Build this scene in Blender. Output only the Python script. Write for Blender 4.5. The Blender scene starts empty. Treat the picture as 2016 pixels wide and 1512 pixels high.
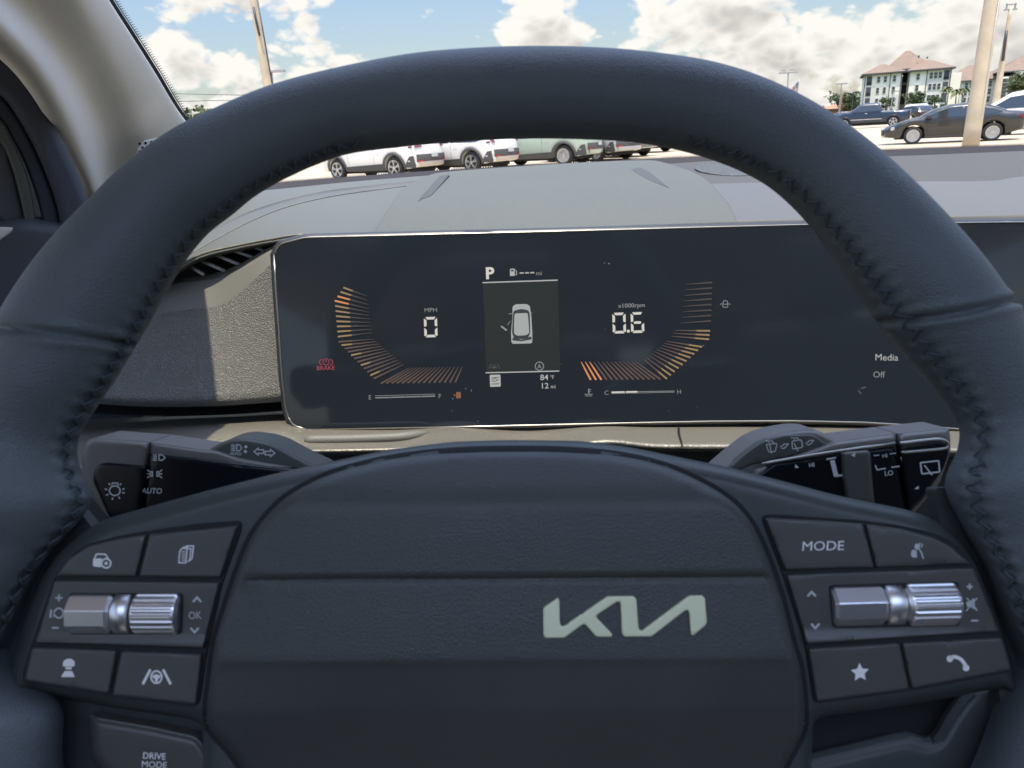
import bpy, math, random
import numpy as np
from mathutils import Vector
from mathutils.geometry import delaunay_2d_cdt
random.seed(7)
rad = math.radians
sc = bpy.context.scene
COL = sc.collection

# ------------------------------------------------------------------ camera
F = 1400.0
PITCH, ROLL, EYE = rad(19.3), rad(3.5), 1.2
d0 = np.array((0, math.cos(PITCH), -math.sin(PITCH)))
r0 = np.array((1.0, 0, 0)); u0 = np.array((0, math.sin(PITCH), math.cos(PITCH)))
RR = math.cos(ROLL) * r0 - math.sin(ROLL) * u0
UU = math.sin(ROLL) * r0 + math.cos(ROLL) * u0
C0 = np.array((0, 0, EYE))
cd = bpy.data.cameras.new("camera"); cam = bpy.data.objects.new("camera", cd); COL.objects.link(cam)
cd.sensor_fit = 'HORIZONTAL'; cd.sensor_width = 36.0; cd.lens = 36.0 * F / 2016
cd.clip_start = 0.02; cd.clip_end = 5000
from mathutils import Matrix
cam.matrix_world = Matrix(((RR[0], UU[0], -d0[0], C0[0]), (RR[1], UU[1], -d0[1], C0[1]), (RR[2], UU[2], -d0[2], C0[2]), (0, 0, 0, 1)))
cd.dof.use_dof = True; cd.dof.focus_distance = 0.75; cd.dof.aperture_fstop = 26.0
sc.camera = cam
sc.view_settings.view_transform = 'Standard'; sc.view_settings.look = 'None'; sc.view_settings.gamma = 1
EXPO = 1.0
sc.view_settings.exposure = EXPO
sc.cycles.use_denoising = True
sc.cycles.max_bounces = 8; sc.cycles.diffuse_bounces = 5; sc.cycles.glossy_bounces = 4
sc.cycles.sample_clamp_indirect = 6.0
sc.cycles.caustics_reflective = False

SUN = Vector((0.0, -0.24, 0.90)).normalized()      # direction towards the sun

def ray(px, py):
    return d0 + RR * ((px - 1008) / F) + UU * ((756 - py) / F)
def hit(px, py, O, N):
    r = ray(px, py); t = np.dot(O - C0, N) / np.dot(r, N)
    return C0 + r * t
def atd(px, py, d): return C0 + ray(px, py) * d
def aty(px, py, Y):
    r = ray(px, py); return C0 + r * (Y / r[1])
def atz(px, py, Z=0.0):
    r = ray(px, py); return C0 + r * ((Z - EYE) / r[2])
def direction(px, py):
    r = ray(px, py); return r / np.linalg.norm(r)

# ------------------------------------------------------------------ sun and sky
sd = bpy.data.lights.new("sun", 'SUN'); sd.energy = 3.0; sd.angle = rad(0.53); sd.color = (1.0, 0.90, 0.73)
so = bpy.data.objects.new("sun", sd); COL.objects.link(so); so.location = (-30, -20, 80)
so.rotation_euler = SUN.to_track_quat('Z', 'Y').to_euler()
world = bpy.data.worlds.new("World"); sc.world = world; world.use_nodes = True
wn, wl = world.node_tree.nodes, world.node_tree.links
wn.clear()

def nd(nodes, t, **kw):
    n = nodes.new(t)
    for k, v in kw.items(): setattr(n, k, v)
    return n
def cloud_group(blobs):
    g = bpy.data.node_groups.new("cloud_density", 'ShaderNodeTree')
    g.interface.new_socket("Vector", in_out='INPUT', socket_type='NodeSocketVector')
    g.interface.new_socket("Density", in_out='OUTPUT', socket_type='NodeSocketFloat')
    N, L = g.nodes, g.links
    gi = N.new('NodeGroupInput'); go = N.new('NodeGroupOutput')
    def m(op, a, b=None, c=None):
        n = N.new('ShaderNodeMath'); n.operation = op
        for i, v in enumerate((a, b, c)):
            if v is None: continue
            if isinstance(v, (int, float)): n.inputs[i].default_value = v
            else: L.new(v, n.inputs[i])
        return n.outputs[0]
    n1 = N.new('ShaderNodeTexNoise'); n1.inputs['Scale'].default_value = 9; n1.inputs['Detail'].default_value = 8; n1.inputs['Roughness'].default_value = .58
    n2 = N.new('ShaderNodeTexNoise'); n2.inputs['Scale'].default_value = 3.2; n2.inputs['Detail'].default_value = 4
    n3 = N.new('ShaderNodeTexVoronoi'); n3.inputs['Scale'].default_value = 42; n3.feature = 'SMOOTH_F1'; n3.inputs['Smoothness'].default_value = .35
    mp = N.new('ShaderNodeMapping'); mp.inputs['Scale'].default_value = (1, 1, 1.7)
    L.new(gi.outputs[0], mp.inputs['Vector'])
    for n in (n1, n2): L.new(mp.outputs[0], n.inputs['Vector'])
    wv = N.new('ShaderNodeVectorMath'); wv.operation = 'MULTIPLY_ADD'
    nw = N.new('ShaderNodeTexNoise'); nw.inputs['Scale'].default_value = 22; nw.inputs['Detail'].default_value = 3
    L.new(mp.outputs[0], nw.inputs['Vector'])
    L.new(nw.outputs['Color'], wv.inputs[0]); wv.inputs[1].default_value = (.06, .06, .06); L.new(mp.outputs[0], wv.inputs[2])
    L.new(wv.outputs[0], n3.inputs['Vector'])
    tot = None
    for (px, py, rx, ry, w) in blobs:
        c = direction(px, py)
        s = N.new('ShaderNodeVectorMath'); s.operation = 'SUBTRACT'; L.new(gi.outputs[0], s.inputs[0]); s.inputs[1].default_value = tuple(c)
        k = N.new('ShaderNodeVectorMath'); k.operation = 'MULTIPLY'; L.new(s.outputs[0], k.inputs[0])
        k.inputs[1].default_value = (F / rx, F / rx * .3, F / ry)
        le = N.new('ShaderNodeVectorMath'); le.operation = 'LENGTH'; L.new(k.outputs[0], le.inputs[0])
        mr = N.new('ShaderNodeMapRange'); mr.interpolation_type = 'SMOOTHSTEP'; L.new(le.outputs['Value'], mr.inputs[0])
        mr.inputs[1].default_value = 0.25; mr.inputs[2].default_value = 1.5; mr.inputs[3].default_value = w; mr.inputs[4].default_value = 0
        tot = mr.outputs[0] if tot is None else m('MAXIMUM', tot, mr.outputs[0])
    # far from the frame the cloud cover is set by the coarse noise alone
    sx = N.new('ShaderNodeSeparateXYZ'); L.new(gi.outputs[0], sx.inputs[0])
    rest = N.new('ShaderNodeMapRange'); L.new(sx.outputs[2], rest.inputs[0])
    rest.inputs[1].default_value = .24; rest.inputs[2].default_value = .4; rest.inputs[3].default_value = 0; rest.inputs[4].default_value = .48
    back = N.new('ShaderNodeMapRange'); L.new(sx.outputs[1], back.inputs[0])
    back.inputs[1].default_value = .55; back.inputs[2].default_value = .3; back.inputs[3].default_value = 0; back.inputs[4].default_value = .42
    tot = m('MAXIMUM', tot, m('MAXIMUM', rest.outputs[0], back.outputs[0]))
    e = m('ADD', tot, m('MULTIPLY', m('SUBTRACT', n1.outputs['Fac'], .5), 2.3))
    e = m('ADD', e, m('MULTIPLY', m('SUBTRACT', n2.outputs['Fac'], .5), .9))
    e = m('ADD', e, m('MULTIPLY', m('SUBTRACT', .42, n3.outputs['Distance']), .55))
    L.new(e, go.inputs[0])
    return g
blobs = [(500, -25, 190, 62, .95), (350, 125, 62, 55, .95), (450, 150, 90, 42, .85), (345, 85, 28, 25, .8), (625, 72, 75, 52, .85), (560, 95, 60, 45, .7), (590, 165, 90, 60, .9),
         (670, 120, 40, 22, .85), (400, 205, 150, 30, .75), (850, 26, 34, 20, .72), (1060, 62, 108, 62, 1.0), (1090, 8, 60, 36, .85), (1255, 25, 26, 40, .7), (1380, 50, 150, 72, 1.05),
         (1450, 130, 240, 80, .95), (1290, 100, 90, 55, .8), (1640, 80, 80, 60, .9), (1800, 95, 220, 75, 1.0), (1960, 40, 170, 90, 1.0), (1640, 170, 170, 50, .8), (1250, 100, 60, 30, .55), (270, 15, 40, 20, .5), (700, 10, 14, 22, .6)]
cg = cloud_group(blobs)
tc = nd(wn, 'ShaderNodeTexCoord')
sky = nd(wn, 'ShaderNodeTexSky'); sky.sky_type = 'NISHITA'; sky.sun_disc = False
sky.sun_elevation = math.asin(SUN.z); sky.sun_rotation = math.atan2(SUN.x, SUN.y)
sky.air_density = 1.6; sky.dust_density = 1.2; sky.ozone_density = 1.2
cg2 = cg.copy()
for n_ in cg2.nodes:
    if n_.type == 'TEX_NOISE' and n_.inputs['Detail'].default_value > 5: n_.inputs['Detail'].default_value = 2.5
g1 = nd(wn, 'ShaderNodeGroup', node_tree=cg); g2 = nd(wn, 'ShaderNodeGroup', node_tree=cg2)
wl.new(tc.outputs['Generated'], g1.inputs[0])
off = nd(wn, 'ShaderNodeVectorMath', operation='ADD'); off.inputs[1].default_value = (-.012, 0, .02)
wl.new(tc.outputs['Generated'], off.inputs[0]); wl.new(off.outputs[0], g2.inputs[0])
al = nd(wn, 'ShaderNodeMapRange', interpolation_type='SMOOTHSTEP'); wl.new(g1.outputs[0], al.inputs[0]); al.inputs[1].default_value = .46; al.inputs[2].default_value = .76
shd = nd(wn, 'ShaderNodeMapRange', interpolation_type='SMOOTHSTEP'); wl.new(g2.outputs[0], shd.inputs[0]); shd.inputs[1].default_value = .62; shd.inputs[2].default_value = 1.55
cc = nd(wn, 'ShaderNodeMix', data_type='RGBA'); wl.new(shd.outputs[0], cc.inputs[0])
K = 2 ** -EXPO
cc.inputs[6].default_value = (1.03 * K, .99 * K, .93 * K, 1); cc.inputs[7].default_value = (.62 * K, .585 * K, .56 * K, 1)
mx = nd(wn, 'ShaderNodeMix', data_type='RGBA')
ssc = nd(wn, 'ShaderNodeMix', data_type='RGBA', blend_type='MULTIPLY'); ssc.inputs[0].default_value = 1; ssc.inputs[7].default_value = (.062, .066, .082, 1)
wl.new(sky.outputs[0], ssc.inputs[6])
wl.new(al.outputs[0], mx.inputs[0]); wl.new(ssc.outputs[2], mx.inputs[6]); wl.new(cc.outputs[2], mx.inputs[7])
bg = nd(wn, 'ShaderNodeBackground'); wl.new(mx.outputs[2], bg.inputs[0])
# brightness boost added high in the sky to light the cabin
sep = nd(wn, 'ShaderNodeSeparateXYZ'); wl.new(tc.outputs['Generated'], sep.inputs[0])
hi_ = nd(wn, 'ShaderNodeMapRange', interpolation_type='SMOOTHSTEP'); wl.new(sep.outputs[2], hi_.inputs[0]); hi_.inputs[1].default_value = .24; hi_.inputs[2].default_value = .75; hi_.inputs[3].default_value = 1.0; hi_.inputs[4].default_value = 3.0
wl.new(hi_.outputs[0], bg.inputs[1])
wo = nd(wn, 'ShaderNodeOutputWorld'); wl.new(bg.outputs[0], wo.inputs[0])
world.cycles.sampling_method = 'MANUAL'; world.cycles.sample_map_resolution = 512

# ------------------------------------------------------------------ materials
MATS = {}
def mat(name, col, rough=.5, metal=0.0, spec=.5, bumps=(), emit=None, coat=0, var=None, sheen=0, coatr=.03):
    """bumps: (kind, scale, strength, distance[, (sx,sy,sz)])"""
    if name in MATS: return MATS[name]
    m = bpy.data.materials.new(name); m.use_nodes = True
    N, L = m.node_tree.nodes, m.node_tree.links
    b = N['Principled BSDF']
    b.inputs['Base Color'].default_value = (*col, 1); b.inputs['Roughness'].default_value = rough; b.inputs['Metallic'].default_value = metal
    b.inputs['Specular IOR Level'].default_value = spec; b.inputs['Coat Weight'].default_value = coat; b.inputs['Coat Roughness'].default_value = coatr
    b.inputs['Sheen Weight'].default_value = sheen
    if emit: b.inputs['Emission Color'].default_value = (*emit, 1); b.inputs['Emission Strength'].default_value = 1
    t = N.new('ShaderNodeTexCoord')
    if var:
        sc_, amt = var
        n = N.new('ShaderNodeTexNoise'); n.inputs['Scale'].default_value = sc_; n.inputs['Detail'].default_value = 6
        L.new(t.outputs['Object'], n.inputs['Vector'])
        r = N.new('ShaderNodeMapRange'); L.new(n.outputs['Fac'], r.inputs[0]); r.inputs[1].default_value = .3; r.inputs[2].default_value = .7
        r.inputs[3].default_value = 1 - amt; r.inputs[4].default_value = 1 + amt
        v = N.new('ShaderNodeVectorMath'); v.operation = 'SCALE'; v.inputs[0].default_value = col; L.new(r.outputs[0], v.inputs['Scale'])
        L.new(v.outputs[0], b.inputs['Base Color'])
        r2 = N.new('ShaderNodeMapRange'); L.new(n.outputs['Fac'], r2.inputs[0]); r2.inputs[1].default_value = .3; r2.inputs[2].default_value = .7
        r2.inputs[3].default_value = max(rough - .06, .02); r2.inputs[4].default_value = rough + .06
        L.new(r2.outputs[0], b.inputs['Roughness'])
    prev = None
    for bb in bumps:
        kind, s, st, dist = bb[:4]; scl = bb[4] if len(bb) > 4 else (1, 1, 1)
        mp = N.new('ShaderNodeMapping'); mp.inputs['Scale'].default_value = scl; L.new(t.outputs['Object'], mp.inputs[0])
        if kind == 'noise':
            x = N.new('ShaderNodeTexNoise'); x.inputs['Scale'].default_value = s; x.inputs['Detail'].default_value = 3; o = x.outputs['Fac']
        elif kind == 'cell':
            x = N.new('ShaderNodeTexVoronoi'); x.feature = 'DISTANCE_TO_EDGE'; x.inputs['Scale'].default_value = s; o0 = x.outputs['Distance']
            w = N.new('ShaderNodeTexNoise'); w.inputs['Scale'].default_value = s * .7; L.new(mp.outputs[0], w.inputs[0])
            q = N.new('ShaderNodeVectorMath'); q.operation = 'MULTIPLY_ADD'; L.new(w.outputs['Color'], q.inputs[0]); q.inputs[1].default_value = (.8 / s,) * 3; L.new(mp.outputs[0], q.inputs[2])
            cr = N.new('ShaderNodeMapRange'); cr.interpolation_type = 'SMOOTHSTEP'; L.new(o0, cr.inputs[0]); cr.inputs[1].default_value = 0; cr.inputs[2].default_value = .28; o = cr.outputs[0]
            mp = q
        elif kind == 'wave':
            x = N.new('ShaderNodeTexWave'); x.inputs['Scale'].default_value = s; x.bands_direction = 'DIAGONAL'; x.inputs['Distortion'].default_value = 0.6; o = x.outputs['Fac']
        elif kind == 'knit':
            x = N.new('ShaderNodeTexChecker'); x.inputs['Scale'].default_value = s; o = x.outputs['Fac']
        L.new(mp.outputs[0], x.inputs['Vector'])
        bp = N.new('ShaderNodeBump'); bp.inputs['Strength'].default_value = st; bp.inputs['Distance'].default_value = dist
        L.new(o, bp.inputs['Height'])
        if prev is not None: L.new(prev, bp.inputs['Normal'])
        prev = bp.outputs[0]
    if prev is not None: L.new(prev, b.inputs['Normal'])
    MATS[name] = m
    return m
def emis(name, col, k=1.0):
    return mat(name, (0.01, 0.01, 0.01), .4, emit=tuple(c * k * K for c in col))

M_leather = mat("wheel_leather", (.096, .112, .116), .48, spec=.5, bumps=[('cell', 750, .35, .0003), ('noise', 260, .16, .0004)], var=(18, .08))
M_thread = mat("thread", (.062, .076, .086), .8)
M_soft = mat("airbag_skin", (.050, .051, .045), .46, spec=.5, bumps=[('noise', 700, .22, .0004), ('cell', 800, .22, .0003)], var=(25, .06))
M_spoke = mat("satin_plastic", (.055, .060, .056), .40, spec=.5, bumps=[('noise', 1500, .08, .0002)], var=(30, .05))
M_button = mat("button_plastic", (.078, .075, .066), .38, spec=.5, bumps=[('noise', 1800, .06, .0002)])
M_gap = mat("gap_black", (.005, .005, .005), .7)
M_chrome = mat("satin_chrome", (.92, .92, .94), .33, 1.0)
M_chromer = mat("ribbed_chrome", (.85, .83, .82), .36, 1.0)
M_icon = mat("icon_paint", (.85, .82, .76), .6)
M_icond = mat("icon_paint_dim", (.55, .54, .53), .6)
M_emblem = mat("emblem_satin", (.70, .70, .45), .45, .1)
M_dash = mat("dash_pad", (.106, .112, .100), .62, spec=.4, bumps=[('noise', 900, .5, .0012), ('cell', 520, .2, .0004)], var=(6, .05))
M_hood = mat("hood_pad", (.102, .107, .094), .66, spec=.35, bumps=[('noise', 800, .6, .0013)], var=(7, .05))
M_fold = mat("stitched_fold", (.10, .105, .10), .6, spec=.4, bumps=[('noise', 500, .8, .001)])
M_panel = mat("grained_panel", (.155, .152, .137), .46, spec=.6, bumps=[('cell', 500, .85, .0008, (1.0, 1.0, 1.9)), ('noise', 800, .2, .0004)])
M_panels = mat("smooth_panel", (.15, .148, .13), .55, spec=.5, bumps=[('noise', 900, .5, .0005)])
M_knit = mat("knit_trim", (.25, .235, .195), .42, .5, bumps=[('knit', 520, 1.0, .0010), ('noise', 500, .6, .0010)])
M_dark = mat("dark_plastic", (.042, .046, .044), .55, bumps=[('noise', 900, .2, .0004)])
M_stalk = mat("stalk_grey", (.17, .158, .138), .5, bumps=[('noise', 1300, .15, .0003)])
M_stalkd = mat("stalk_shroud", (.082, .084, .072), .5, bumps=[('noise', 1300, .15, .0003)])
M_gloss = mat("piano_black", (.010, .010, .013), .22, spec=.3, coat=.0)
M_glassb = mat("display_glass", (.017, .022, .030), .07, spec=.45, var=None)
M_bezel = mat("bezel_black", (.03, .032, .036), .35)
M_trimline = mat("bright_trim", (.40, .39, .35), .3, .9)
M_slat = mat("vent_slat", (.62, .62, .62), .4, .3)
M_pillar = mat("pillar_fabric", (.68, .65, .60), .85, spec=.25, bumps=[('noise', 700, .35, .0006)], var=(12, .04))
M_seal = mat("door_seal", (.055, .062, .078), .8, bumps=[('noise', 600, .3, .0006)])
M_seald = mat("door_seal_dark", (.03, .036, .05), .7)
M_door = mat("door_trim", (.07, .072, .085), .6, bumps=[('noise', 500, .3, .0006)])
M_frit = mat("frit_black", (.010, .008, .012), .7)
M_seat = mat("seat_cloth", (.10, .10, .105), .9)
M_carpet = mat("carpet", (.05, .05, .05), .95)
M_headl = mat("headliner", (.45, .43, .40), .95)
M_glas = bpy.data.materials.new("clear_glass"); M_glas.use_nodes = True
_n, _l = M_glas.node_tree.nodes, M_glas.node_tree.links
_t = _n.new('ShaderNodeBsdfTransparent'); _t.inputs[0].default_value = (.97, .985, .98, 1)
_l.new(_t.outputs[0], _n['Material Output'].inputs['Surface'])

# ------------------------------------------------------------------ objects
def tag(o, label=None, cat=None, group=None, kind=None):
    if label: o['label'] = label
    if cat: o['category'] = cat
    if group: o['group'] = group
    if kind: o['kind'] = kind
    return o
def wloc(p):
    v = np.zeros(3); M = None
    while p is not None:
        v = v + np.array(p.location); p = p.parent
    return v
def mk(name, V, Fc, m, parent=None, smooth=True):
    V = np.asarray(V, float) - wloc(parent)
    me = bpy.data.meshes.new(name); me.from_pydata([tuple(v) for v in V], [], [tuple(f) for f in Fc]); me.update()
    if smooth: me.polygons.foreach_set('use_smooth', [True] * len(me.polygons))
    for mm in (m if isinstance(m, (list, tuple)) else [m]): me.materials.append(mm)
    o = bpy.data.objects.new(name, me); COL.objects.link(o)
    if parent is not None: o.parent = parent
    return o
def root(name, loc, label, cat, group=None):
    o = bpy.data.objects.new(name, None); COL.objects.link(o); o.location = tuple(loc); o.empty_display_size = .1
    return tag(o, label, cat, group)

def cat_rom(P, n, closed=False):
    """smooth curve through P, n samples evenly along its length"""
    P = [np.asarray(p, float) for p in P]; N = len(P); out = []
    segs = N if closed else N - 1
    for i in range(segs):
        if closed: a, b, c, d = P[(i - 1) % N], P[i], P[(i + 1) % N], P[(i + 2) % N]
        else:
            b, c = P[i], P[i + 1]; a = P[i - 1] if i else 2 * b - c; d = P[i + 2] if i + 2 < N else 2 * c - b
        for k in range(16):
            t = k / 16
            out.append(.5 * ((2 * b) + (-a + c) * t + (2 * a - 5 * b + 4 * c - d) * t * t + (-a + 3 * b - 3 * c + d) * t ** 3))
    out.append(P[0] if closed else P[-1]); out = np.array(out)
    s = np.r_[0, np.cumsum(np.linalg.norm(np.diff(out, axis=0), axis=1))]
    q = np.linspace(0, s[-1], n + 1)[:-1] if closed else np.linspace(0, s[-1], n)
    return np.stack([np.interp(q, s, out[:, k]) for k in range(out.shape[1])], 1)
def lin(P, n):
    P = np.asarray(P, float); s = np.r_[0, np.cumsum(np.linalg.norm(np.diff(P, axis=0), axis=1))]
    q = np.linspace(0, s[-1], n); return np.stack([np.interp(q, s, P[:, k]) for k in range(P.shape[1])], 1)
def rc(P, r, n=5):
    """polygon with every corner rounded by r (number or per-corner list)"""
    P = [np.asarray(p, float) for p in P]; N = len(P); out = []
    for i in range(N):
        a, b, c = P[i - 1], P[i], P[(i + 1) % N]; ri = r[i] if isinstance(r, (list, tuple)) else r
        la, lc = np.linalg.norm(a - b), np.linalg.norm(c - b); q = min(ri, la * .49, lc * .49)
        if q < .3: out.append(b); continue
        s = b + (a - b) / la * q; e = b + (c - b) / lc * q
        for k in range(n + 1):
            t = k / n; out.append((1 - t) ** 2 * s + 2 * t * (1 - t) * b + t * t * e)
    return np.array(out)
def area(P): return .5 * np.sum(P[:, 0] * np.roll(P[:, 1], -1) - np.roll(P[:, 0], -1) * P[:, 1])
def inside(Q, P):
    x, y = Q[:, 0][:, None], Q[:, 1][:, None]; x1, y1 = P[:, 0], P[:, 1]; x2, y2 = np.roll(x1, -1), np.roll(y1, -1)
    c = ((y1 > y) != (y2 > y)) & (x < (x2 - x1) * (y - y1) / (y2 - y1 + 1e-12) + x1)
    return c.sum(1) % 2 == 1
def dist(Q, P, closed=True):
    A = P; B = np.roll(P, -1, axis=0)
    if not closed: A, B = A[:-1], B[:-1]
    AB = B - A; L2 = (AB ** 2).sum(1) + 1e-12; out = np.empty(len(Q))
    for i in range(0, len(Q), 2000):
        q = Q[i:i + 2000]; t = np.clip(((q[:, None] - A) * AB).sum(2) / L2, 0, 1)
        out[i:i + 2000] = np.sqrt(((q[:, None] - (A + t[..., None] * AB)) ** 2).sum(2)).min(1)
    return out
def dense(P, sp):
    out = []
    for i in range(len(P)):
        a, b = P[i], P[(i + 1) % len(P)]; k = max(1, int(math.ceil(np.linalg.norm(b - a) / sp)))
        for j in range(k): out.append(a + (b - a) * j / k)
    return np.array(out)
def cdt(P, I):
    n = len(P)
    vs = [Vector(p) for p in P] + [Vector(p) for p in I]
    ov, oe, of, *_ = delaunay_2d_cdt(vs, [(i, (i + 1) % n) for i in range(n)], [], 1, 1e-7)
    return np.array([tuple(v) for v in ov]), [tuple(f) for f in of]
def plate(name, P, surf, m, parent, h=0.0, sp=12, er=0, ed=0, skirt=.003, extra=None):
    """a solid plate: outline P in photo px traced onto the surface, height h (number or function) towards the viewer, edges rounded over er px by ed metres"""
    O, N = surf; P = np.asarray(P, float)
    if area(P) < 0: P = P[::-1].copy()
    P = dense(P, sp)
    keep = [0]
    for i in range(1, len(P)):
        if np.linalg.norm(P[i] - P[keep[-1]]) > .5: keep.append(i)
    P = P[keep]
    x0, y0 = P.min(0); x1, y1 = P.max(0)
    gx, gy = np.meshgrid(np.arange(x0, x1, sp), np.arange(y0, y1, sp * .87)); gx[1::2] += sp / 2
    I = np.stack([gx.ravel(), gy.ravel()], 1)
    if extra is not None: I = np.vstack([I, extra])
    I = I[inside(I, P)]
    if len(I): I = I[dist(I, P) > max(er * 1.1, sp * .45)]
    if er > 0:
        tn = np.roll(P, -1, 0) - np.roll(P, 1, 0); tn /= np.linalg.norm(tn, axis=1)[:, None] + 1e-9
        nn = np.stack([-tn[:, 1], tn[:, 0]], 1)
        for f in (.08, .25, .5, .8, 1.0):
            Q = P + nn * er * f; Q = Q[inside(Q, P)]
            if len(Q): Q = Q[dist(Q, P) > er * f * .93]; I = np.vstack([I, Q])
    V, Fc = cdt(P, I)
    D = dist(V, P) if er > 0 else None
    H = np.array([h(x, y) for x, y in V]) if callable(h) else np.full(len(V), float(h))
    if er > 0:
        q = np.clip(D / er, 0, 1); H = H - ed * (1 - np.sqrt(np.clip(1 - (1 - q) ** 2, 0, 1)))
    W = np.array([hit(x, y, O + N * hh, N) for (x, y), hh in zip(V, H)])
    # outward orientation
    fs = []
    for f in Fc:
        nrm = np.cross(W[f[1]] - W[f[0]], W[f[2]] - W[f[0]])
        fs.append(f if np.dot(nrm, N) > 0 else f[::-1])
    if skirt:
        bnd = {}
        for f in fs:
            for i in range(3):
                a, b = f[i], f[(i + 1) % 3]
                if (b, a) in bnd: del bnd[(b, a)]
                else: bnd[(a, b)] = 1
        W = list(W); mp = {}
        def g(i):
            if i not in mp:
                W.append(W[i].copy()); W.append(W[i] - N * skirt); mp[i] = len(W) - 2
            return mp[i]
        for a, b in list(bnd):
            ia, ib = g(a), g(b); fs.append((ib, ia, ia + 1, ib + 1))
    return mk(name, W, fs, m, parent)
def loft(name, rows, m, parent, nu=60, nv=8, disp=None, thick=0.0, linear=False):
    """rows: lists of (px, py, Y): photo px at forward distance Y; smooth sheet through them"""
    R = [cat_rom([aty(*p) for p in r], nu) for r in rows]
    R = np.array(R)                       # rows, nu, 3
    cols = [(lin if linear else cat_rom)(R[:, i], (len(rows) - 1) * nv + 1) for i in range(nu)]
    G = np.array(cols)                    # nu, nr, 3
    if disp: G = disp(G)
    nr = G.shape[1]; V = G.reshape(-1, 3); fs = []
    for i in range(nu - 1):
        for j in range(nr - 1):
            fs.append((i * nr + j, (i + 1) * nr + j, (i + 1) * nr + j + 1, i * nr + j + 1))
    o = mk(name, V, fs, m, parent)
    # face the camera
    f = fs[len(fs) // 2]; n = np.cross(V[f[1]] - V[f[0]], V[f[3]] - V[f[0]])
    if np.dot(n, C0 - V[f[0]]) < 0: o.data.flip_normals()
    if thick:
        s = o.modifiers.new("thickness", 'SOLIDIFY'); s.thickness = thick; s.offset = -1
    return o
def tube(name, pts, r, m, parent=None, seg=10, closed=False, rx=None):
    P = [np.asarray(p, float) for p in pts]; n = len(P); V = []; fs = []
    R = r if hasattr(r, '__len__') else [r] * n
    up = np.array((0, 0, 1.0)); u = None
    for i in range(n):
        t = (P[(i + 1) % n] - P[i - 1]) if closed else (P[min(i + 1, n - 1)] - P[max(i - 1, 0)]); t = t / (np.linalg.norm(t) + 1e-12)
        if u is None: u = np.cross(t, up if abs(t[2]) < .9 else np.array((1.0, 0, 0)))
        u = u - t * np.dot(u, t); u /= np.linalg.norm(u); w = np.cross(t, u)
        for k in range(seg):
            a = 2 * math.pi * k / seg; V.append(P[i] + (u * math.cos(a) + w * math.sin(a)) * R[i])
    for i in range(n if closed else n - 1):
        for k in range(seg):
            a, b = i * seg + k, i * seg + (k + 1) % seg; c, d = ((i + 1) % n) * seg + (k + 1) % seg, ((i + 1) % n) * seg + k
            fs.append((a, b, c, d))
    if not closed: fs.append(tuple(range(seg))[::-1]); fs.append(tuple((n - 1) * seg + k for k in range(seg)))
    if name is None: return V, fs
    return mk(name, V, fs, m, parent)

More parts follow.
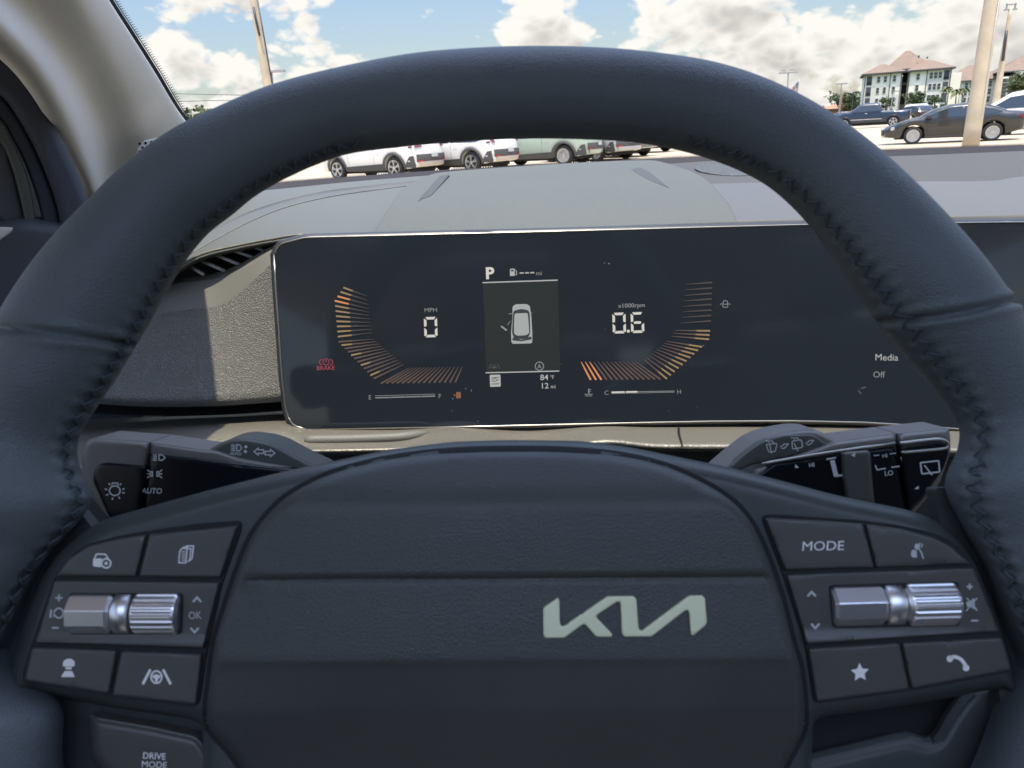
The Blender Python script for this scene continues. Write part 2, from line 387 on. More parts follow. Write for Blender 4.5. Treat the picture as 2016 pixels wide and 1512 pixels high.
class G2:
    """flat shapes in photo px, y down; placed on a surface as one decal mesh"""
    def __init__(s): s.V = []; s.F = []
    def poly(s, P):
        k = len(s.V); s.V += [tuple(p) for p in P]; s.F.append(tuple(range(k, k + len(P)))); return s
    def stroke(s, P, w, closed=False):
        P = [np.asarray(p, float) for p in P]; n = len(P); k = len(s.V)
        for i in range(n):
            if closed: a, b = P[i - 1], P[(i + 1) % n]
            else: a, b = P[max(i - 1, 0)], P[min(i + 1, n - 1)]
            ta = P[i] - a; tb = b - P[i]
            ta = ta / (np.linalg.norm(ta) or 1); tb = tb / (np.linalg.norm(tb) or 1)
            t = ta + tb; t = t / (np.linalg.norm(t) or 1)
            nn = np.array((-t[1], t[0])); c = max(.5, abs(np.dot(nn, np.array((-tb[1], tb[0])) if np.linalg.norm(tb) else nn)) or 1)
            s.V += [tuple(P[i] + nn * w / 2 / c), tuple(P[i] - nn * w / 2 / c)]
        for i in range(n if closed else n - 1):
            j = (i + 1) % n; s.F.append((k + 2 * i, k + 2 * i + 1, k + 2 * j + 1, k + 2 * j))
        return s
    def ring(s, x, y, rx, ry, w, a0=0, a1=360, n=24):
        full = abs(a1 - a0) >= 360
        P = [(x + rx * math.cos(rad(a0 + (a1 - a0) * i / n)), y + ry * math.sin(rad(a0 + (a1 - a0) * i / n))) for i in range(n if full else n + 1)]
        return s.stroke(P, w, full)
    def disc(s, x, y, rx, ry=None, n=18):
        ry = ry or rx; return s.poly([(x + rx * math.cos(2 * math.pi * i / n), y + ry * math.sin(2 * math.pi * i / n)) for i in range(n)])
    def text(s, t, x, y, h, ang=0, sx=1.0, slant=0.0, bold=0.0, align='CENTER'):
        """cap height h px, centre-left/centre baseline-middle at x,y"""
        c = bpy.data.curves.new("t", 'FONT'); c.body = t; c.size = 1; c.resolution_u = 3; c.offset = bold
        o = bpy.data.objects.new("t", c); COL.objects.link(o)
        dg = bpy.context.evaluated_depsgraph_get(); e = o.evaluated_get(dg); me = e.to_mesh()
        V = np.array([v.co[:2] for v in me.vertices]); Fc = [tuple(p.vertices) for p in me.polygons]
        e.to_mesh_clear(); bpy.data.objects.remove(o); bpy.data.curves.remove(c)
        if not len(V): return s
        ch = .729 if any(q.isupper() or q.isdigit() for q in t) else V[:, 1].max()
        V = V / ch * h; V[:, 0] *= sx
        w = V[:, 0].max() + V[:, 0].min()
        V[:, 0] -= w / 2 if align == 'CENTER' else V[:, 0].min()
        V[:, 1] -= h / 2; V[:, 0] += slant * V[:, 1]
        k = len(s.V); ca, sa = math.cos(rad(ang)), math.sin(rad(ang))
        for vx, vy in V: s.V.append((x + vx * ca + vy * sa, y + vx * sa - vy * ca))
        for f in Fc: s.F.append(tuple(k + i for i in f))
        return s
    def put(s, name, surf, m, parent, h=0.0):
        O, N = surf
        W = [hit(x, y, O + N * (h(x, y) if callable(h) else h), N) for x, y in s.V]
        fs = []
        for f in s.F:
            nrm = np.cross(W[f[1]] - W[f[0]], W[f[2]] - W[f[0]])
            fs.append(f if np.dot(nrm, N) > 0 else f[::-1])
        return mk(name, W, fs, m, parent, False)

def surf_of(px, py, d, tilt, yaw=0.0):
    """plane through a photo point at depth d, leaning back by tilt degrees, turned by yaw"""
    t, y = rad(tilt), rad(yaw)
    N = np.array((math.sin(y) * math.cos(t), -math.cos(y) * math.cos(t), math.sin(t)))
    return atd(px, py, d), N

def box(V, Fc, c, s, R=None):
    k = len(V)
    for dx in (-.5, .5):
        for dy in (-.5, .5):
            for dz in (-.5, .5):
                v = np.array((dx * s[0], dy * s[1], dz * s[2])); V.append(np.asarray(c, float) + (R @ v if R is not None else v))
    Fc += [tuple(k + i for i in f) for f in ((0, 1, 3, 2), (4, 6, 7, 5), (0, 4, 5, 1), (2, 3, 7, 6), (0, 2, 6, 4), (1, 5, 7, 3))]
def boxes(name, L, m, parent, R=None):
    V, Fc = [], []
    for c, s in L: box(V, Fc, c, s, R)
    return mk(name, V, Fc, m, parent, False)

# ================================================================== STEERING WHEEL
WS = surf_of(1008, 1100, .25, 25); WO, WN = WS
def proj(p):
    v = np.asarray(p) - C0; z = v @ d0
    return np.stack([1008 + F * (v @ RR) / z, 756 - F * (v @ UU) / z], -1)
wheel = root("steering_wheel", hit(1008, 1300, WO, WN), "black leather steering wheel with a light emblem on its hub", "steering wheel")
PXM = np.linalg.norm(hit(1018, 1100, WO, WN) - hit(1008, 1100, WO, WN)) / 10     # metres per px on the wheel plane

def trim_h(x, y): return .006
OUTER = [(1060, 90), (1200, 94), (1320, 106), (1420, 124), (1520, 158), (1620, 210), (1710, 274), (1790, 344), (1860, 414), (1920, 480), (1970, 545), (2018, 618), (2062, 710), (2092, 820),
         (2108, 960), (2112, 1110), (2105, 1270), (2080, 1420), (2020, 1600), (1900, 1790), (1700, 1960), (1400, 2080), (1010, 2125), (620, 2080), (320, 1960), (120, 1790), (0, 1600), (-60, 1420), (-85, 1270),
         (-92, 1110), (-88, 960), (-74, 820), (-45, 710), (-2, 610), (58, 518), (118, 446), (180, 384), (258, 310), (343, 250), (430, 208), (530, 167), (650, 135), (800, 106), (930, 94)]
INNER = [(1060, 273), (1200, 277), (1290, 287), (1375, 307), (1450, 334), (1510, 366), (1560, 408), (1603, 456), (1650, 522), (1692, 585), (1732, 642), (1775, 696), (1830, 758), (1872, 812), (1890, 850),
         (1885, 895), (1868, 930), (1862, 975), (1896, 1045), (1932, 1120), (1962, 1220), (1985, 1320), (1975, 1450), (1900, 1620), (1750, 1780), (1500, 1900), (1010, 1950), (520, 1900), (270, 1780), (120, 1620), (20, 1450),
         (15, 1340), (42, 1240), (70, 1150), (108, 1085), (158, 1030), (180, 985), (160, 935), (150, 890), (163, 850), (190, 806), (228, 750), (262, 690), (290, 645), (318, 592), (345, 545), (375, 500), (410, 460), (455, 425), (500, 388),
         (560, 353), (630, 322), (700, 301), (850, 284), (960, 276)]
CX, CY, NS, NP = 1010.0, 1100.0, 900, 48
def polar(P):
    Q = cat_rom(P, 1200, True) - (CX, CY); a = np.arctan2(Q[:, 1], Q[:, 0]); r = np.hypot(Q[:, 0], Q[:, 1]); o = np.argsort(a); a, r = a[o], r[o]
    return np.r_[a - 2 * np.pi, a, a + 2 * np.pi], np.r_[r, r, r]
TH = np.linspace(-np.pi, np.pi, NS, endpoint=False)
ro, ri = np.interp(TH, *polar(OUTER)), np.interp(TH, *polar(INNER))
k_ = np.hanning(9); k_ /= k_.sum()
ri = np.convolve(np.r_[ri[-4:], ri, ri[:4]], k_, 'valid'); ro = np.convolve(np.r_[ro[-4:], ro, ro[:4]], k_, 'valid')
mid, half = (ro + ri) / 2, (ro - ri) / 2
PH = np.linspace(0, 2 * np.pi, NP, endpoint=False)
dirp = np.stack([np.cos(TH), np.sin(TH)], 1)
def phis(th):                      # where the seam lies round the grip: nearer the front on the right side
    c = math.cos(th)
    return rad(167 - 15 * max(0, c) + 5 * max(0, -c))
PS = np.array([phis(t) for t in TH])
a_px, c_px = half.copy(), mid.copy()
RIMH = .004
for it in range(5):
    Cc = np.array([hit(CX + dx * c, CY + dy * c, WO + WN * RIMH, WN) for (dx, dy), c in zip(dirp, c_px)])
    Cn = np.array([hit(CX + dx * (c + 10), CY + dy * (c + 10), WO + WN * RIMH, WN) for (dx, dy), c in zip(dirp, c_px)])
    rd = Cn - Cc; sc_ = np.linalg.norm(rd, axis=1) / 10; rd /= np.linalg.norm(rd, axis=1)[:, None]
    am = a_px * sc_; bm = np.clip(am * .92, .0145, .0185)
    ring = Cc[:, None] + rd[:, None] * (am[:, None] * np.cos(PH))[..., None] + WN * (bm[:, None] * np.sin(PH))[..., None]
    pp = proj(ring.reshape(-1, 3)).reshape(NS, NP, 2) - (CX, CY)
    rr = (pp * dirp[:, None]).sum(2); hi, lo = rr.max(1), rr.min(1)
    a_px += (half - (hi - lo) / 2) * .9; c_px += (mid - (hi + lo) / 2) * .9
# leather seams, groove lines and puckers pressed into the surface
arc = np.r_[0, np.cumsum(np.linalg.norm(np.diff(Cc, axis=0), axis=1))]
dphi = PH[None] - PS[:, None]; PITCHS = .0062
amp = np.clip(.22 + .95 * (1 + np.sin(TH)) ** .8, .22, 1.0)[:, None]
dip = -.0012 * amp * np.exp(-(dphi / .07) ** 2)
dip += .0009 * amp * np.exp(-((np.abs(dphi) - .17) / .09) ** 2) * (.5 + .9 * np.cos(2 * np.pi * arc[:, None] / PITCHS))
pix = proj(ring.reshape(-1, 3))
for ln in ([(-120, 640), (-40, 643), (60, 650), (150, 662), (270, 682), (330, 690)], [(1700, 636), (1755, 632), (1850, 622), (1935, 606), (2016, 588), (2120, 560)],):
    dd = dist(pix, np.array(ln, float), False).reshape(NS, NP); front = np.sin(PH)[None] > -.3
    dip += np.where(front, -.0024 * np.exp(-(dd / 5.5) ** 2) + .0007 * np.exp(-((dd - 14) / 9) ** 2), 0)
nrm = rd[:, None] * (np.cos(PH)[None] / am[:, None])[..., None] + WN * (np.sin(PH)[None] / bm[:, None])[..., None]
nrm /= np.linalg.norm(nrm, axis=2)[..., None]
ring = ring + nrm * dip[..., None]
fs = [(i * NP + k, ((i + 1) % NS) * NP + k, ((i + 1) % NS) * NP + (k + 1) % NP, i * NP + (k + 1) % NP) for i in range(NS) for k in range(NP)]
rim = mk("rim", ring.reshape(-1, 3), [f[::-1] for f in fs], M_leather, wheel)
f = fs[60 * 3]; Vr = ring.reshape(-1, 3)
import bmesh
bm_ = bmesh.new(); bm_.from_mesh(rim.data); bmesh.ops.recalc_face_normals(bm_, faces=bm_.faces); bm_.to_mesh(rim.data); bm_.free()
# cross stitches
SV, SF = [], []
def at_rim(i, ph, lift=.0004):
    i0 = int(i) % NS
    n = rd[i0] * math.cos(ph) / am[i0] + WN * math.sin(ph) / bm[i0]; n = n / np.linalg.norm(n)
    return Cc[i0] + rd[i0] * am[i0] * math.cos(ph) + WN * bm[i0] * math.sin(ph) + n * lift
total = arc[-1]; nst = int(total / PITCHS)
for s in range(nst):
    i = np.searchsorted(arc, s * PITCHS); j = np.searchsorted(arc, s * PITCHS + PITCHS * .55)
    if j >= NS: continue
    if math.sin(TH[i]) < -.93: continue
    p = PS[i]
    for (a, b, pa, pb) in ((i, j, p - .16, p + .14), (j, min(j + (j - i), NS - 1), p + .14, p - .16)):
        pts = [at_rim(a + (b - a) * t, pa + (pb - pa) * t, .0002 + .0006 * math.sin(math.pi * t)) for t in (0, .25, .5, .75, 1)]
        v, f_ = tube(None, pts, [.0003, .00042, .00046, .00042, .0003], None, seg=6); k = len(SV); SV += v; SF += [tuple(k + q for q in f) for f in f_]
mk("stitching", SV, SF, M_thread, rim)

# spoke trim
TRIM = [(1000, 866), (1150, 868), (1240, 880), (1440, 921), (1560, 952), (1650, 976), (1790, 1004), (1850, 1026), (1905, 1072), (1950, 1165), (1990, 1290), (2012, 1400), (2034, 1560), (2004, 1560),
        (2000, 1440), (1994, 1352), (1940, 1360), (1790, 1388), (1640, 1408), (1602, 1414), (1590, 1640), (398, 1640), (398, 1428), (378, 1416), (217, 1392), (62, 1362), (38, 1378), (28, 1450), (36, 1560), (-30, 1560),
        (-20, 1450), (4, 1380), (24, 1290), (54, 1190), (92, 1112), (130, 1066), (205, 1022), (400, 968), (560, 928), (760, 886), (880, 870)]
AIR = [(1000, 882), (1120, 884), (1230, 895), (1320, 918), (1400, 955), (1450, 990), (1483, 1030), (1512, 1090), (1541, 1172), (1562, 1255), (1580, 1320), (1588, 1395), (1584, 1440), (1560, 1490), (1520, 1560), (1470, 1630),
       (540, 1630), (500, 1560), (455, 1490), (412, 1440), (403, 1400), (408, 1350), (420, 1262), (440, 1195), (464, 1122), (490, 1058), (525, 1010), (570, 970), (640, 934), (720, 910), (800, 895), (900, 885)]
AIRs = cat_rom(AIR, 220, True)
trim = plate("spoke_trim", rc(TRIM, 30, 4), WS, M_spoke, wheel, h=.006, sp=14, er=34, ed=.011, skirt=.006)
TRr = dense(rc(TRIM, 30, 4), 10)
def trim_s(x, y):
    q_ = min(1, dist(np.array([(x, y)], float), TRr)[0] / 34); return .006 - .011 * (1 - math.sqrt(1 - (1 - q_) ** 2))
def off(P, d):
    P = np.asarray(P, float)
    if area(P) < 0: P = P[::-1]
    t = np.roll(P, -1, 0) - np.roll(P, 1, 0); t /= np.linalg.norm(t, axis=1)[:, None]
    return P + np.stack([-t[:, 1], t[:, 0]], 1) * d
plate("hub_groove", off(AIRs, -5), WS, M_gap, wheel, h=lambda x, y: trim_s(x, y) + .0004, sp=16, er=0, skirt=.001)
YS = np.array([880, 905, 930, 955, 980, 1000, 1060, 1126, 1134, 1138, 1143, 1152, 1220, 1285, 1300, 1312, 1400, 1520, 1640.])
HS = np.array([.0065, .0098, .0134, .0168, .0194, .0206, .0214, .0221, .0217, .0199, .0205, .0209, .0221, .0231, .0232, .0227, .0212, .0150, .006])
def air_h(x, y):
    yy = y + (x - 1008) * .006
    # the crease fades out before the sides
    c = min(1, max(0, (x - 470) / 60)) * min(1, max(0, (1545 - x) / 50))
    hh = np.interp(yy, YS, HS)
    if 1120 < yy < 1160: hh = hh * c + (1 - c) * (.0220 - .0010 * (yy - 1120) / 40)
    return float(hh) - .004 * ((x - 1000) / 600) ** 4
ex = np.array([(x, y) for y in list(np.arange(1122, 1158, 3.0)) + list(np.arange(1290, 1316, 4.0)) for x in np.arange(400, 1600, 9.0)])
airbag = plate("airbag_cover", off(AIRs, 4), WS, M_soft, wheel, h=air_h, sp=13, er=20, ed=.0045, skirt=.008, extra=ex)
LOGO = [(310, 145), (325, 170), (330, 400), (345, 440), (375, 440), (820, 135), (850, 128), (1100, 128), (1130, 160), (1150, 450), (1165, 485), (1195, 485), (1670, 130), (1700, 120), (1820, 122), (1845, 150),
        (1865, 395), (1850, 430), (1725, 535), (1700, 525), (1685, 310), (1670, 275), (1640, 275), (1310, 530), (1285, 548), (1010, 548), (980, 520), (965, 215), (955, 185), (925, 185), (720, 320), (712, 350), (875, 520),
        (870, 552), (730, 552), (700, 540), (600, 425), (570, 420), (400, 545), (375, 562), (180, 562), (160, 540), (155, 270), (170, 240)]
LG = [(1040 + x / 5.305, 1150 + y / 5.305) for x, y in LOGO]
plate("emblem", LG, WS, M_emblem, airbag, h=lambda x, y: air_h(x, y) + .0012, sp=6, er=2.2, ed=.0004, skirt=.0012)

# switch clusters
def cluster(outline, label):
    return plate("switch_recess", rc(outline, 16), WS, M_gap, wheel, h=.0068, sp=18, er=0, skirt=.001)
LC = [(106, 1138), (132, 1098), (172, 1070), (238, 1054), (291, 1045), (397, 1030), (476, 1025), (472, 1050), (436, 1150), (407, 1280), (390, 1393), (217, 1371), (45, 1343), (44, 1325), (62, 1267)]
RC_ = [(1498, 1014), (1533, 1013), (1701, 1025), (1772, 1034), (1839, 1049), (1880, 1068), (1914, 1101), (1923, 1117), (1972, 1245), (1994, 1322), (1794, 1360), (1603, 1386), (1586, 1271), (1541, 1128)]
cluster(LC, ''); cluster(RC_, '')
BH = .0085
def button(P, r, label, icon, m=M_icon, h=BH, name="button", bm=M_button):
    b = plate(name, rc(P, r), WS, bm, wheel, h=h, sp=14, er=5, ed=.0012, skirt=.004)
    b['label'] = label
    if icon: icon.put("icon", WS, m, b, h + .00015)
    return b
ic = G2().stroke([(185, 1101), (190, 1091), (207, 1091), (213, 1099)], 2.6).poly(rc([(183, 1100), (200, 1099), (203, 1105), (199, 1117), (183, 1115)], 3)).ring(209, 1109, 9, 9, 3.2).disc(209, 1109, 3.4)
button([(110, 1134), (135, 1099), (175, 1074), (238, 1060), (287, 1053), (267, 1135)], 4, "upper left switch with a camera view symbol", ic)
ic = G2().stroke([(354, 1084), (362, 1077), (369, 1077), (366, 1108), (352, 1108), (354, 1084)], 2.2)
for k in range(5): ic.stroke([(357 + k * .2, 1086 + k * 4.4), (366, 1086 + k * 4.4)], 1.6)
ic.stroke([(361, 1080), (376, 1080), (373, 1103), (369, 1106)], 2.2).stroke([(366, 1075), (381, 1075), (378, 1099), (373, 1104)], 2.6)
button([(294, 1052), (468, 1035), (434, 1137), (274, 1135)], 5, "switch with a stacked pages symbol", ic)
ic = G2().poly(rc([(125, 1301), (132, 1297), (141, 1297), (147, 1302), (147, 1312), (123, 1312)], 3)).poly([(128, 1313), (142, 1313), (140, 1318), (130, 1318)]).poly(rc([(127, 1321), (142, 1321), (147, 1333), (120, 1333)], 2))
button([(62, 1274), (230, 1280), (214, 1366), (48, 1340)], 8, "switch with a car following distance symbol", ic)
ic = G2().stroke([(296, 1318), (281, 1347)], 5).stroke([(321, 1318), (336, 1347)], 5).ring(308, 1333, 10.5, 12, 3.4).poly(rc([(298, 1331), (308, 1327), (318, 1331), (311, 1337), (310, 1343), (306, 1343), (305, 1337)], 2))
button([(239, 1282), (398, 1287), (386, 1387), (221, 1369)], 7, "switch with a lane keeping symbol", ic)
def pm(g, x, y, plus=True, r=7):
    g.stroke([(x - r, y), (x + r, y)], 3.4)
    if plus: g.stroke([(x, y - r), (x, y + r)], 3.4)
    return g
def chev(g, x, y, up, r=8): s = 1 if up else -1; return g.stroke([(x - r, y + s * 5), (x, y - s * 4), (x + r, y + s * 5)], 4)
ic = G2(); pm(ic, 116, 1177); pm(ic, 109, 1236, False); ic.ring(116, 1207, 8.5, 9.5, 3, 200, 520).stroke([(101, 1200), (99, 1216)], 4).stroke([(107, 1201), (106, 1215)], 2)
chev(ic, 388, 1180, True); chev(ic, 383, 1241, False); ic.text("OK", 384, 1211, 15, -1, .85)
def padh(y0, y1):
    return lambda x, y: BH - .0004 + (0 if y < y0 else .0012 * min(1, (y - y0) / (y1 - y0)))
def roller_pad(P, label, ic, well, y0, y1):
    b = plate("roller_pad", rc(P, 4), WS, M_button, wheel, h=padh(y0, y1), sp=10, er=4, ed=.001, skirt=.004); b['label'] = label
    ic.put("icon", WS, M_icond, b, BH - .0001)
    plate("roller_well", rc(well, 9), WS, M_gap, b, h=BH - .00005, sp=16, skirt=.0005)
    return b
lp = roller_pad([(107, 1143), (433, 1146), (400, 1276), (69, 1265)], "roller panel on the left spoke with a chrome roller", ic, [(134, 1168), (360, 1168), (358, 1249), (134, 1249)], 1252, 1264)
ic = G2(); chev(ic, 1598, 1169, True); chev(ic, 1605, 1233, False); pm(ic, 1909, 1155, True, 6); pm(ic, 1919, 1222, False, 7)
ic.poly([(1902, 1185), (1908, 1185), (1918, 1177), (1920, 1200), (1910, 1195), (1904, 1195)]).stroke([(1903, 1177), (1924, 1202)], 2.4).stroke([(1924, 1177), (1902, 1203)], 2.2)
rp = roller_pad([(1548, 1131), (1917, 1118), (1966, 1243), (1589, 1268)], "roller panel on the right spoke with a chrome roller", ic, [(1632, 1152), (1888, 1145), (1890, 1232), (1640, 1237)], 1240, 1262)

def roller(parent, xa, ya, xb, yb, rpx, secs, m_list):
    """a real roller lying in its well: turned sections along the axis; ribbed where asked"""
    A = hit(xa, ya, WO + WN * (BH - .0005), WN); B = hit(xb, yb, WO + WN * (BH - .0005), WN); ax = B - A; Lm = np.linalg.norm(ax); ax /= Lm
    up = WN - ax * np.dot(WN, ax); up /= np.linalg.norm(up); sd_ = np.cross(ax, up); R = rpx * PXM; cen = -R * .42
    for (t0, t1, rf, kind), m in zip(secs, m_list):
        V, fs = [], []; n = 96
        prof = [(0, .0), (0, .80), (.05, .95), (.10, 1), (.90, 1), (.95, .95), (1, .80), (1, 0)]
        if kind == 'facet': prof = [(0, 0), (0, .86), (.06, 1), (.93, 1), (1, .86), (1, 0)]
        for (u, w) in prof:
            for k in range(n):
                a = 2 * math.pi * k / n; r = R * rf * w
                if kind == 'rib': r *= 1 + (.022 if (k // 2) % 2 == 0 else -.022) * (1 if w == 1 else 0)
                if kind == 'facet':
                    q = (math.degrees(a) + 360) % 360
                    seg = 40.0; c = ((q + 12) % seg) - seg / 2; r *= math.cos(rad(seg / 2)) / math.cos(rad(c)) * 1.03
                V.append(A + ax * Lm * (t0 + (t1 - t0) * u) + up * (cen + r * math.cos(a)) + sd_ * r * math.sin(a) * .98)
        for i in range(len(prof) - 1):
            for k in range(n): fs.append((i * n + k, i * n + (k + 1) % n, (i + 1) * n + (k + 1) % n, (i + 1) * n + k))
        o = mk("roller" if kind != 'smooth' else "roller_collar", V, fs, m, parent, kind == 'smooth')
        o.data.update()
        b = bmesh.new(); b.from_mesh(o.data); bmesh.ops.recalc_face_normals(b, faces=b.faces); b.to_mesh(o.data); b.free()
roller(lp, 136, 1208, 356, 1208, 44, [(0, .395, .98, 'facet'), (.405, .56, .96, 'smooth'), (.575, 1, 1, 'rib')], [M_chrome, M_chromer, M_chromer])
roller(rp, 1637, 1194, 1886, 1187, 45, [(0, .415, .96, 'facet'), (.42, .57, .95, 'smooth'), (.58, 1, 1, 'rib')], [M_chrome, M_chromer, M_chromer])

ic = G2().text("MODE", 1621, 1074, 19, -1.0, 1.14, .10, 0)
button([(1505, 1019), (1600, 1024), (1698, 1031), (1721, 1117), (1546, 1122)], [9, 1, 2, 4, 4], "switch that reads MODE", ic)
ic = G2().disc(1799, 1090, 5.5, 8).disc(1805, 1076, 4.5, 6).stroke([(1803, 1083), (1804, 1098)], 3).stroke([(1811, 1068), (1809, 1080), (1814, 1088), (1818, 1100)], 2.6).stroke([(1816, 1070), (1814, 1078)], 2)
button([(1705, 1032), (1772, 1041), (1836, 1057), (1873, 1076), (1911, 1110), (1725, 1117)], [2, 1, 8, 8, 4, 3], "upper right switch with a voice symbol", ic, M_icond)
star = [(1693 + (19 if k % 2 == 0 else 9) * math.sin(math.pi * k / 5 - .05), 1324 - (19 if k % 2 == 0 else 9) * math.cos(math.pi * k / 5 - .05)) for k in range(10)]
button([(1591, 1277), (1770, 1266), (1790, 1357), (1608, 1381)], 6, "switch with a star", G2().poly(rc(star, 2.2, 3)))
ph_ = G2().stroke(cat_rom([(1870, 1296), (1880, 1293), (1893, 1299), (1902, 1312)], 12), 7).disc(1870, 1297, 6.5).disc(1902, 1315, 6.5)
button([(1776, 1266), (1972, 1255), (1991, 1319), (1796, 1356)], 7, "switch with a telephone handset", ph_)

# lower spokes
plate("spoke_back", rc([(-60, 960), (150, 1000), (200, 1060), (120, 1300), (60, 1640), (-80, 1640)], 10), WS, M_dark, wheel, h=-.004, sp=40, skirt=.006)
plate("spoke_back", rc([(1840, 960), (2060, 960), (2070, 1640), (2000, 1640), (1960, 1300), (1860, 1100)], 10), WS, M_dark, wheel, h=-.004, sp=40, skirt=.006)
plate("lower_spoke", rc([(36, 1340), (400, 1390), (470, 1500), (520, 1640), (30, 1640)], 10), WS, M_dark, wheel, h=-.010, sp=30, er=30, ed=.004, skirt=.004)
plate("lower_spoke", rc([(1540, 1500), (1650, 1474), (1786, 1441), (1835, 1458), (1868, 1400), (1905, 1352), (2016, 1310), (2080, 1640), (1500, 1640)], 20), WS, M_dark, wheel, h=-.012, sp=30, er=34, ed=.012, skirt=.004)
plate("hub_well", rc([(1500, 1330), (2010, 1320), (2010, 1600), (1500, 1640)], 10), WS, M_gap, wheel, h=-.026, sp=60, skirt=.002)
dm = plate("button", rc([(172, 1402), (300, 1424), (392, 1444), (430, 1500), (520, 1640), (300, 1640), (215, 1540), (176, 1490)], [14, 5, 16, 10, 10, 10, 10, 20]), WS, M_button, wheel, h=lambda x, y: -.0005 - .00001 * max(0, y - 1430), sp=12, er=26, ed=.007, skirt=.004)
dm['label'] = "drive mode switch below the left spoke"
G2().text("DRIVE", 304, 1488, 13, 3, .95, 0, .01).text("MODE", 304, 1505, 13, 3, 1.0, 0, 0).put("icon", WS, M_icon, dm, .0000)

# ================================================================== INSTRUMENT DISPLAY
DS = surf_of(1025, 650, .50, 12, 0); DO, DN = DS
disp = root("instrument_display", hit(1025, 840, DO, DN), "wide black glass instrument display lit behind the steering wheel", "display")
BZ = [(600, 460), (850, 454), (1100, 448), (1350, 441), (1580, 435), (1800, 432), (2000, 430), (2420, 424), (2420, 870), (2016, 864), (1900, 853), (1800, 845), (1700, 839), (1560, 836), (1400, 837), (1248, 840), (945, 847), (606, 853), (572, 845), (556, 815),
      (548, 745), (541, 640), (535, 560), (532, 500), (545, 474)]
rr_ = [14] + [1] * 6 + [10, 10] + [1] * 9 + [18, 26, 20, 1, 1, 1, 18, 22]
BZr = rc(BZ, rr_)
plate("housing", BZr, DS, M_bezel, disp, h=.0, sp=22, er=7, ed=.004, skirt=.014)
BZi = off(BZr, 6)
tube("bright_edge", [hit(x, y, DO + DN * .0004, DN) for x, y in off(BZr, 7.5)], .0006, M_trimline, disp, 6, True)
scr = plate("screen_glass", off(BZr, 10), DS, M_glassb, disp, h=.0006, sp=40, skirt=.002)
hS = .00085
E_white = emis("readout_white", (.62, .60, .55)); E_grey = emis("readout_grey", (.24, .25, .25)); E_dim = emis("readout_dim", (.075, .085, .085)); E_red = emis("warning_red", (.32, .055, .085))
E_or = emis("gauge_orange", (.68, .26, .10)); E_tan = emis("gauge_tan", (.30, .20, .10)); E_brown = emis("gauge_brown", (.11, .072, .062)); E_panel = emis("menu_field", (.010, .014, .013)); E_faint = emis("gauge_faint", (.060, .052, .047))
E_amber = emis("fuel_amber", (.22, .10, .05)); E_car = emis("car_silver", (.36, .38, .37)); E_cark = emis("car_dark", (.03, .035, .04)); E_mid = emis("readout_soft", (.42, .42, .41))
def q(name, g, m, h=hS): return g.put(name, DS, m, scr, h)
A = -1.9
def seg7(g, ch, x, y, w, h, t):
    """seven segment digit centred on x,y, leaning with the display"""
    S = {'0': 'abcdef', '6': 'acdefg'}[ch]; ca, sa = math.cos(rad(A)), math.sin(rad(A)); e = 1.2
    def M(P): return [(x + a * ca - b * sa, y + a * sa + b * ca) for a, b in P]
    X, Y = w / 2, h / 2
    def hbar(yy, s): return M([(-X + e + t * .4, yy), (X - e - t * .4, yy), (X - e - t, yy + s * t), (-X + e + t, yy + s * t)])
    if 'a' in S: g.poly(hbar(-Y, 1))
    if 'd' in S: g.poly(hbar(Y, -1))
    if 'g' in S: g.poly(M([(-X + t, 0), (-X + t * 1.5, -t / 2), (X - t * 1.5, -t / 2), (X - t, 0), (X - t * 1.5, t / 2), (-X + t * 1.5, t / 2)]))
    for s_, k, y0, y1 in (('f', -1, -Y + t * .5, -e), ('b', 1, -Y + t * .5, -e), ('e', -1, e, Y - t * .5), ('c', 1, e, Y - t * .5)):
        if s_ in S: g.poly(M([(k * X, y0), (k * X, y1 - .5), (k * (X - t * .5), y1), (k * (X - t), y1 - t * .4), (k * (X - t), y0 + t * .8)]))
g = G2(); seg7(g, '0', 848, 644, 26, 40, 5); q("speed_readout", g, E_white)
q("speed_unit", G2().text("MPH", 848, 610, 8.5, A, 1.12, 0, 0), E_grey)
g = G2(); seg7(g, '0', 1219, 636, 26, 41, 5); seg7(g, '6', 1255, 635, 26, 41, 5); g.disc(1237, 652, 3); q("engine_speed_readout", g, E_white)
q("engine_speed_unit", G2().text("x1000rpm", 1243, 601, 8.5, A, 1.1, 0, .01), E_grey)
# bar gauges
def plen(P, n): return lin(P, n)
def bars(outer, inner, name, cols):
    n = len(outer)
    gs = {}
    for i in range(n):
        o, n_ = outer[i], inner[i]; v = n_ - o; L_ = np.linalg.norm(v); t = v / L_; p = np.array((-t[1], t[0])); c1, c2, k = cols(i)
        s = o + v * k
        gs.setdefault(c1, G2()).poly([o - p * 1.8, o + p * 1.8, s + p * 1.5, s - p * 1.5])
        gs.setdefault(c2, G2()).poly([s - p * 1.5, s + p * 1.5, n_ + p * .5, n_ - p * .5])
    for c, g in gs.items(): q(name, g, {'o': E_or, 't': E_tan, 'b': E_brown, 'f': E_faint}[c])
lo_ = np.vstack([lin([(676, 566), (659, 592)], 4)[:-1], lin([(659, 592), (666, 673)], 9)[:-1], lin([(666, 673), (742, 752)], 13)[:-1], lin([(750, 755), (896, 753)], 15)])
li_ = np.vstack([lin([(722, 583), (727, 608)], 4)[:-1], lin([(727, 608), (734, 662)], 9)[:-1], lin([(736, 668), (800, 722)], 13)[:-1], lin([(806, 724), (910, 722)], 15)])
bars(lo_, li_, "speed_bars", lambda i: ('o' if i in (2, 3) else 't' if i < 11 else ('t' if i % 3 == 0 and i < 24 else 'b'), 'f' if i < 12 else 'b', .40 if i < 12 else .3))
